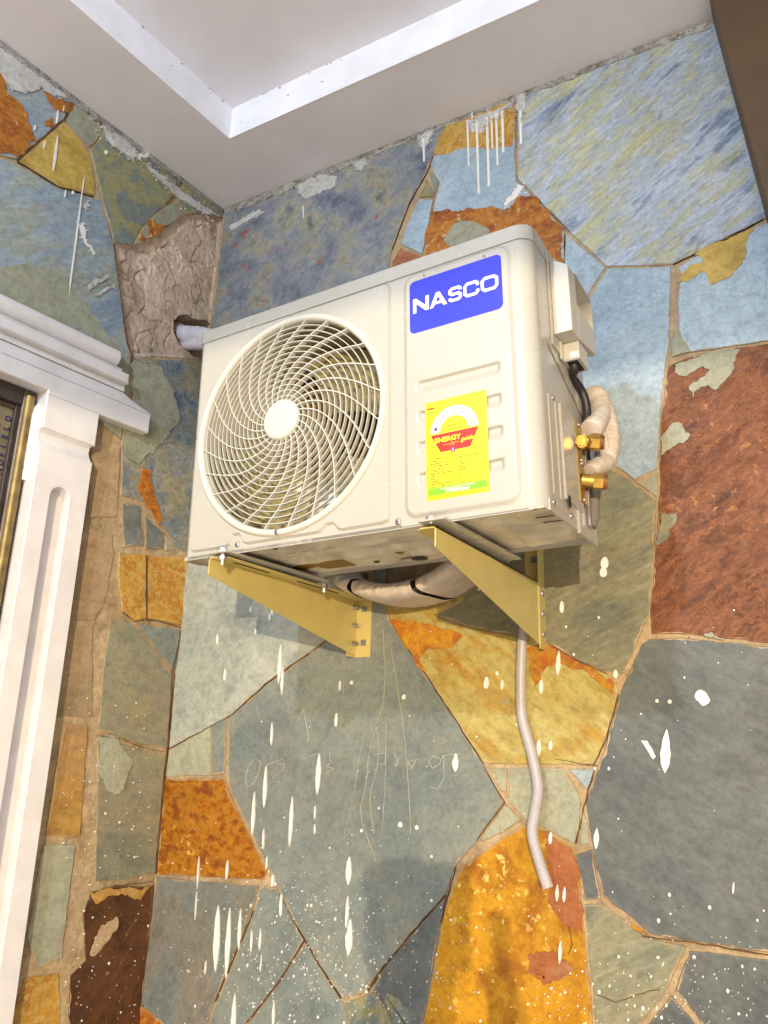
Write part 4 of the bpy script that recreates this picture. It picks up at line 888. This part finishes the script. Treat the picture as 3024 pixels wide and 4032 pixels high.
# ------------------------------------------------------------------ wall brackets
def bracket(xb, L, zt, zb, hl, side, label):       # side: +1 flange towards +x, -1 towards -x
    r = thing('wall_bracket', Matrix.Translation((xb, 0, 0)), label, 'bracket', 'yellow brackets under the air conditioner')
    BM = M_['bracket']; t = .0025
    mb = MB(); yz = [(-L,zt-hl), (-L+.003,zt-hl-.001), (-.030,zb+.004), (-.006,zb), (-.006,zt), (-L,zt)]
    n = len(yz); V = [(0,y,z) for y, z in yz]+[(-t,y,z) for y, z in yz]
    mb.add(V, [list(range(n)), list(range(n, 2*n))[::-1]]+[[i, (i+1) % n, n+(i+1) % n, n+i] for i in range(n)], BM)
    x0, x1 = (-t, .042) if side > 0 else (-.042, 0)
    mb.prism([(x0, -.006), (x1, -.006), (x1, -L+.012), (x1-.012*(side > 0), -L), (x0+.012*(side < 0), -L), (x0, -L+.012)], 0, 0, BM) if False else None
    P = [(x0,-.010), (x1,-.010), (x1,-L+(.012 if side > 0 else 0)), (x1-(.012 if side > 0 else 0),-L), (x0+(.012 if side < 0 else 0),-L), (x0,-L+(.012 if side < 0 else 0))]
    n = len(P); mb.add([(x,y,zt-t) for x, y in P]+[(x,y,zt) for x, y in P], [list(range(n)), list(range(n, 2*n))]+[[i, (i+1) % n, n+(i+1) % n, n+i] for i in range(n)], BM)
    for y0, y1 in ((-L+.05,-L+.17), (-.32,-.14)): mb.box(side*.018, side*.026, y1, y0, zt-t-.0004, zt-t+.0001, M_['dark'])
    arm = mb.build('arm', r)
    mb = MB(); xs_ = -t-.0002 if side > 0 else .0002
    a, b2 = (xs_-.0025, xs_) if side > 0 else (xs_, xs_+.0025)
    mb.box(a, b2, -.006, -.047, zb-.003, zb+.30, BM)
    c, d = (a, .044) if side > 0 else (-.044, b2)
    mb.box(c, d, -.0035, -.0062, zb-.003, zb+.30, BM, .0003)
    for z in (zb+.035, zb+.125, zb+.215):
        m0 = .022*side; mb.box(m0-.008, m0+.008, -.0062, -.0066, z-.008, z+.008, S['slate'])
    mb.build('wall_post', r)
    for z in (zb+.032, zb+.080, zb+.128):
        mb = MB(); ax = (1,0,0); x = 0.0002 if side > 0 else xs_+.0025
        prof = [(0,.0075), (.003,.0072), (.003,.0062), (.009,.0062), (.009,.0038), (.015,.0036), (.0152,0)] if side > 0 else [(0,.0078), (.002,.007), (.0042,.004), (.0046,0)]
        mb.lathe((x,-.022,z), ax, prof, M_['zinc'], 6 if side > 0 else 16, side < 0); mb.build('bolt', r, fix=False)
    return r
bracket(.648, .5964, -.0700, -.219, .0356, 1, 'yellow steel bracket on the left, under the fan side of the air conditioner')
bracket(1.166, .6050, -.0585, -.2105, .0356, -1, 'yellow steel bracket on the right, beside the hanging drain hose')
# ------------------------------------------------------------------ pipes, cable, hose
def W_(u, v, w): return FA.mat() @ Vector((u, v, w))
pb = thing('pipe_bundle', Matrix.Identity(4), 'taped pipe bundle from the wall hole, looping under and round the right of the unit', 'pipes')
WR, WL = M_['wrap'], M_['wraplilac']
FO = plain('dark_inner_pipe', (96,84,80), .8, bmp=.3)  # dark brown-grey colour for the inner tubes showing between the wraps
def ptube(name, pts, r, mat, k=10, n=20, crease=.03):
    P = smooth_path(pts, k); Rr = [(r(i/(len(P)-1)) if callable(r) else r)*(1+crease*math.sin(i*1.9)+crease*.7*math.sin(i*.83+2)) for i in range(len(P))]
    mb = MB(); mb.tube(P, Rr, mat, n); return mb.build(name, pb, fix=False)
def Bq(x, y, off): a = FB.hit(x/K, y/K, off); return Vector((a[0], -off, a[1]))
ptube('taped_pipe', [(-.07,-.085,.885), Bq(722,1318,.098), Bq(775,1322,.104), Bq(835,1335,.112), Bq(895,1375,.13), Bq(930,1450,.14), Bq(950,1650,.15), (.60,-.13,.40), (.61,-.10,.12), (.635,-.095,.0)], .031, WL)
ptube('insulated_pipe', [(-.07,-.07,.85), Bq(712,1335,.085), Bq(760,1340,.10), Bq(820,1350,.115)], .024, WL); ptube('insulated_pipe', [(-.06,-.06,.812), Bq(722,1360,.085), Bq(765,1355,.105), Bq(820,1355,.12)], .019, WL)
ptube('insulated_pipe', [(.60,-.10,.2), (.635,-.075,.0), (.69,-.062,-.045), (.77,-.06,-.072), (.84,-.06,-.080), (.92,-.06,-.070), (1.0,-.07,-.035), (1.06,-.09,.02), (1.12,-.12,.15), (1.2,-.14,.24)], .0175, FO, crease=.015)
ptube('insulated_pipe', [(.60,-.14,.2), (.645,-.13,.0), (.70,-.135,-.045), (.775,-.14,-.068), (.84,-.14,-.076), (.92,-.14,-.066), (1.0,-.14,-.03), (1.06,-.14,.02), (1.12,-.15,.12), (1.2,-.16,.2)], .0165, FO, crease=.015)
WP = smooth_path([(.632,-.10,.02), (.66,-.10,-.022), (.70,-.10,-.050), (.77,-.10,-.073), (.84,-.10,-.082), (.92,-.10,-.071), (.99,-.10,-.038), (1.05,-.105,.02), (1.10,-.12,.10)], 14)
def wrap_at(t, cy):      # point index shifted with the side so that the wrap edges run slanted
    f = max(0, min(len(WP)-1.001, t*(len(WP)-1)+cy*3.0)); i = int(f); p = WP[i]+(WP[i+1]-WP[i])*(f-i); d = (WP[i+1]-WP[i]).normalized(); return p, Vector((-d.z, 0, d.x)).normalized()
for t0, t1 in ((.03,.17), (.15,.330), (.350,.50), (.49,.625), (.645,.80), (.785,.97)):
    mb = MB(); kk = 36; V = []; nn_ = 16
    for j in range(nn_+1):
        for q in range(kk):
            a = 2*math.pi*q/kk; cy, cn = math.cos(a), math.sin(a); p, nrm = wrap_at(t0+(t1-t0)*j/nn_, cy); g_ = 1+.035*math.sin(j*1.3+q*.7)*math.sin(q*.4+t0*30)
            V.append(p+Vector((0, (abs(cy)**.55)*(1 if cy > 0 else -1)*.090*g_, 0))+nrm*((abs(cn)**.75)*(1 if cn > 0 else -1)*.0225*g_))
    mb.add(V, [[j*kk+q, j*kk+(q+1) % kk, (j+1)*kk+(q+1) % kk, (j+1)*kk+q] for j in range(nn_) for q in range(kk)], WR, True); mb.build('tape', pb, fix=False)
def A(zx, zy, v):    # traced point of the right-hand pipes, on the plane v behind the unit's front
    x, y = (2150+zx/4.4237)/K, (1500+zy/4.4237)/K; u, w = FA.hit(x, y, -v); return W_(u, v, w)
ptube('insulated_pipe', [W_(.60,.36,.20), W_(.70,.36,.27), A(760,330,.35), A(900,430,.34), A(990,640,.33), A(1040,860,.32), A(1070,1120,.31), A(1030,1370,.29), A(910,1480,.26), A(800,1560,.235), A(760,1610,.225)],
      lambda t: .027-.011*sst(.45, .95, t), WR, 12, 24)
ptube('insulated_pipe', [A(940,430,.325), A(930,600,.30), A(870,740,.265), A(800,840,.235), A(770,880,.225)], .0215, WR, 12, 24)
mb = MB(); P = [A(960,830,.28), A(1020,1000,.28), A(1060,1220,.28), A(1090,1480,.27), A(1100,1500,.285), A(1075,1230,.30)]
mb.tube(smooth_path(P[:4], 6), [.006]*19, WR, 10); mb.build('tape', pb, fix=False)
cb = thing('power_cable', Matrix.Identity(4), 'black power cable curving from the terminal cover down behind the brass valves', 'cable')
mb = MB(); P = smooth_path([W_(.814,.178,.345), W_(.815,.180,.322), A(470,-60,.205), A(600,140,.235), A(680,330,.245), A(712,520,.25), A(705,700,.25), A(690,830,.255), A(680,1000,.27), W_(.79,.30,.10), W_(.77,.33,.05)], 8)
mb.tube(P, .0085, M_['cable'], 16); mb.build('outer_sheath', cb, fix=False)
mb = MB(); P = smooth_path([W_(.806,.262,.16), W_(.808,.272,.10), W_(.806,.268,.05), W_(.80,.262,.028)], 8); mb.tube(P, .012, plain('grey_rubber', (120,114,108), .6), 14); mb.build('cable_tail', cb, fix=False)
def Bp(x, y, off): a = FB.hit(x, y, off); return Vector((a[0], -off, a[1]))
hp = smooth_path([Vector((1.085,-.20,.02)), Vector((1.105,-.10,-.05)), Bp(1131,1330,.035), Bp(1127,1400,.03), Bp(1125,1475,.028), Bp(1128,1550,.028), Bp(1148,1625,.030), Bp(1162,1700,.034), Bp(1156,1750,.040), Bp(1150,1800,.046), Bp(1165,1860,.052), Bp(1184,1918,.060)], 44)
mb = MB(); N = len(hp); L_ = 0; rad = []
for i in range(N):
    if i: L_ += (hp[i]-hp[i-1]).length
    rad.append(.0118+.0010*math.sin(L_/.0042*2*math.pi) if i < N-26 else .0118)
mb.tube(hp, rad, M_['hose'], 18, caps=False)
mb.build('drain_hose', None, fix=False, label='milky white corrugated drain hose hanging down the wall from the right bracket', cat='hose')
# ------------------------------------------------------------------ person taking the picture (seen only as a shadow)
def skin_chain(name, nodes, edges, root, mat, parent=None, sub=2):
    me = bpy.data.meshes.new(name); me.from_pydata([n_[0] for n_ in nodes], edges, []); me.materials.append(mat)
    o = bpy.data.objects.new(name, me); link(o, parent); o.modifiers.new('skin', 'SKIN'); sv = me.skin_vertices[0].data
    for i, n_ in enumerate(nodes): sv[i].radius = n_[1] if isinstance(n_[1], tuple) else (n_[1], n_[1]); sv[i].use_root = i == root
    o.modifiers['skin'].use_smooth_shade = True; s_ = o.modifiers.new('sub', 'SUBSURF'); s_.levels = sub; s_.render_levels = sub; return o
skinm = plain('brown_skin', (120,82,60), .5); cloth = plain('blue_shirt', (60,80,120), .8); trou = plain('dark_trousers', (50,50,56), .8); hairm = plain('black_hair', (24,22,22), .8)
HX, HY = 1.80, -2.06
per = thing('person', Matrix.Translation((HX, HY, -2.0)), 'person in a blue shirt standing behind the camera holding up a phone', 'person')
nodes = [((0,0,.92),(.13,.10)), ((0,.0,1.10),(.13,.09)), ((0,0,1.30),(.17,.10)), ((0,0,1.40),(.07,.06)), ((0,.01,1.48),(.05,.05)), ((0,.01,1.575),(.078,.095)), ((0,.01,1.66),(.06,.07)),
 ((-.19,0,1.34),.055), ((-.24,.12,1.14),.042), ((-.165,.27,1.42),.030), ((-.130,.285,1.50),.022), ((.19,0,1.34),.055), ((.22,.12,1.14),.042), ((.03,.27,1.42),.030), ((.0,.285,1.50),.022),
 ((-.10,0,.82),.085), ((-.11,.01,.48),.060), ((-.11,-.01,.09),.042), ((-.11,.14,.04),.038), ((.10,0,.82),.085), ((.11,.01,.48),.060), ((.11,-.01,.09),.042), ((.11,.14,.04),.038)]
edges = [(0,1),(1,2),(2,3),(3,4),(4,5),(5,6),(2,7),(7,8),(8,9),(9,10),(2,11),(11,12),(12,13),(13,14),(0,15),(15,16),(16,17),(17,18),(0,19),(19,20),(20,21),(21,22)]
skin_chain('body', nodes, edges, 0, skinm, per)
skin_chain('shirt', [(n_[0], tuple(v_*1.12 for v_ in n_[1]) if isinstance(n_[1], tuple) else n_[1]*1.18) for n_ in (nodes[0], nodes[1], nodes[2], nodes[7], ((-.215,.06,1.24),.05), nodes[11], ((.205,.06,1.24),.05))], [(0,1),(1,2),(2,3),(3,4),(2,5),(5,6)], 0, cloth, per)
skin_chain('trousers', [(n_[0], tuple(v_*1.1 for v_ in n_[1]) if isinstance(n_[1], tuple) else n_[1]*1.2) for n_ in (nodes[0], nodes[15], nodes[16], nodes[17], nodes[19], nodes[20], nodes[21])], [(0,1),(1,2),(2,3),(0,4),(4,5),(5,6)], 0, trou, per)
skin_chain('hair', [((0,-.015,1.60),(.085,.095)), ((0,-.01,1.68),(.070,.080))], [(0,1)], 0, hairm, per)
for sx in (-1, 1):
    for i, (dx, dz, ln) in enumerate([(.0,.012,.075), (.0,-.006,.082), (.0,-.024,.078), (.0,-.040,.062), (-.01,.03,.05)]):
        bx = -.065+sx*.062; a = Vector((bx, .285, 1.515+dz)); 
        skin_chain('finger', [(tuple(a),.009), (tuple(a+Vector((sx*.012,.025,.004))),.008), (tuple(a+Vector((-sx*.004,ln*.55,.006))),.0075), (tuple(a+Vector((-sx*.022,ln*.62,.006))),.007)], [(0,1),(1,2),(2,3)], 0, skinm, per, 1)
ph = thing('phone', Matrix.Translation((1.722, -1.770, -.455)) @ CAMROT.transposed().to_4x4(), 'black mobile phone held up behind the camera position', 'phone')
mb = MB(); mb.box(-.037, .037, .078, -.078, -.010, -.002, M_['cable'], .001); mb.build('phone_body', ph)
# ------------------------------------------------------------------ lamps of the place
def lamp(name, loc, power, col, rad, label, aim):
    r = thing(name, Matrix.Translation(loc), label, 'lamp')
    mb = MB(); mb.lathe((0,0,.05 if aim == 'z' else .0), (0,0,1), [(.0,.0), (.0,.10), (.015,.11), (.19,.11), (.19,.0)], M_['acplastic'], 32) if aim == 'z' else mb.box(-.12, .12, -.10, -.07, -.08, .08, M_['cable'], .004)
    mb.build('lamp_body', r)
    l = bpy.data.lights.new(name+'_light', 'POINT'); l.energy = power; l.color = col; l.shadow_soft_size = rad
    o = bpy.data.objects.new('bulb', l); link(o, r)
    return r
lamp('ceiling_lamp', LC, P_COOL, (.70,.85,1.0), .045, 'cool white ceiling lamp in the porch behind the viewer', 'z')
lamp('flood_lamp', LW, P_WARM, (1.0,.80,.52), .018, 'warm flood lamp outside the porch behind the viewer', 'y')
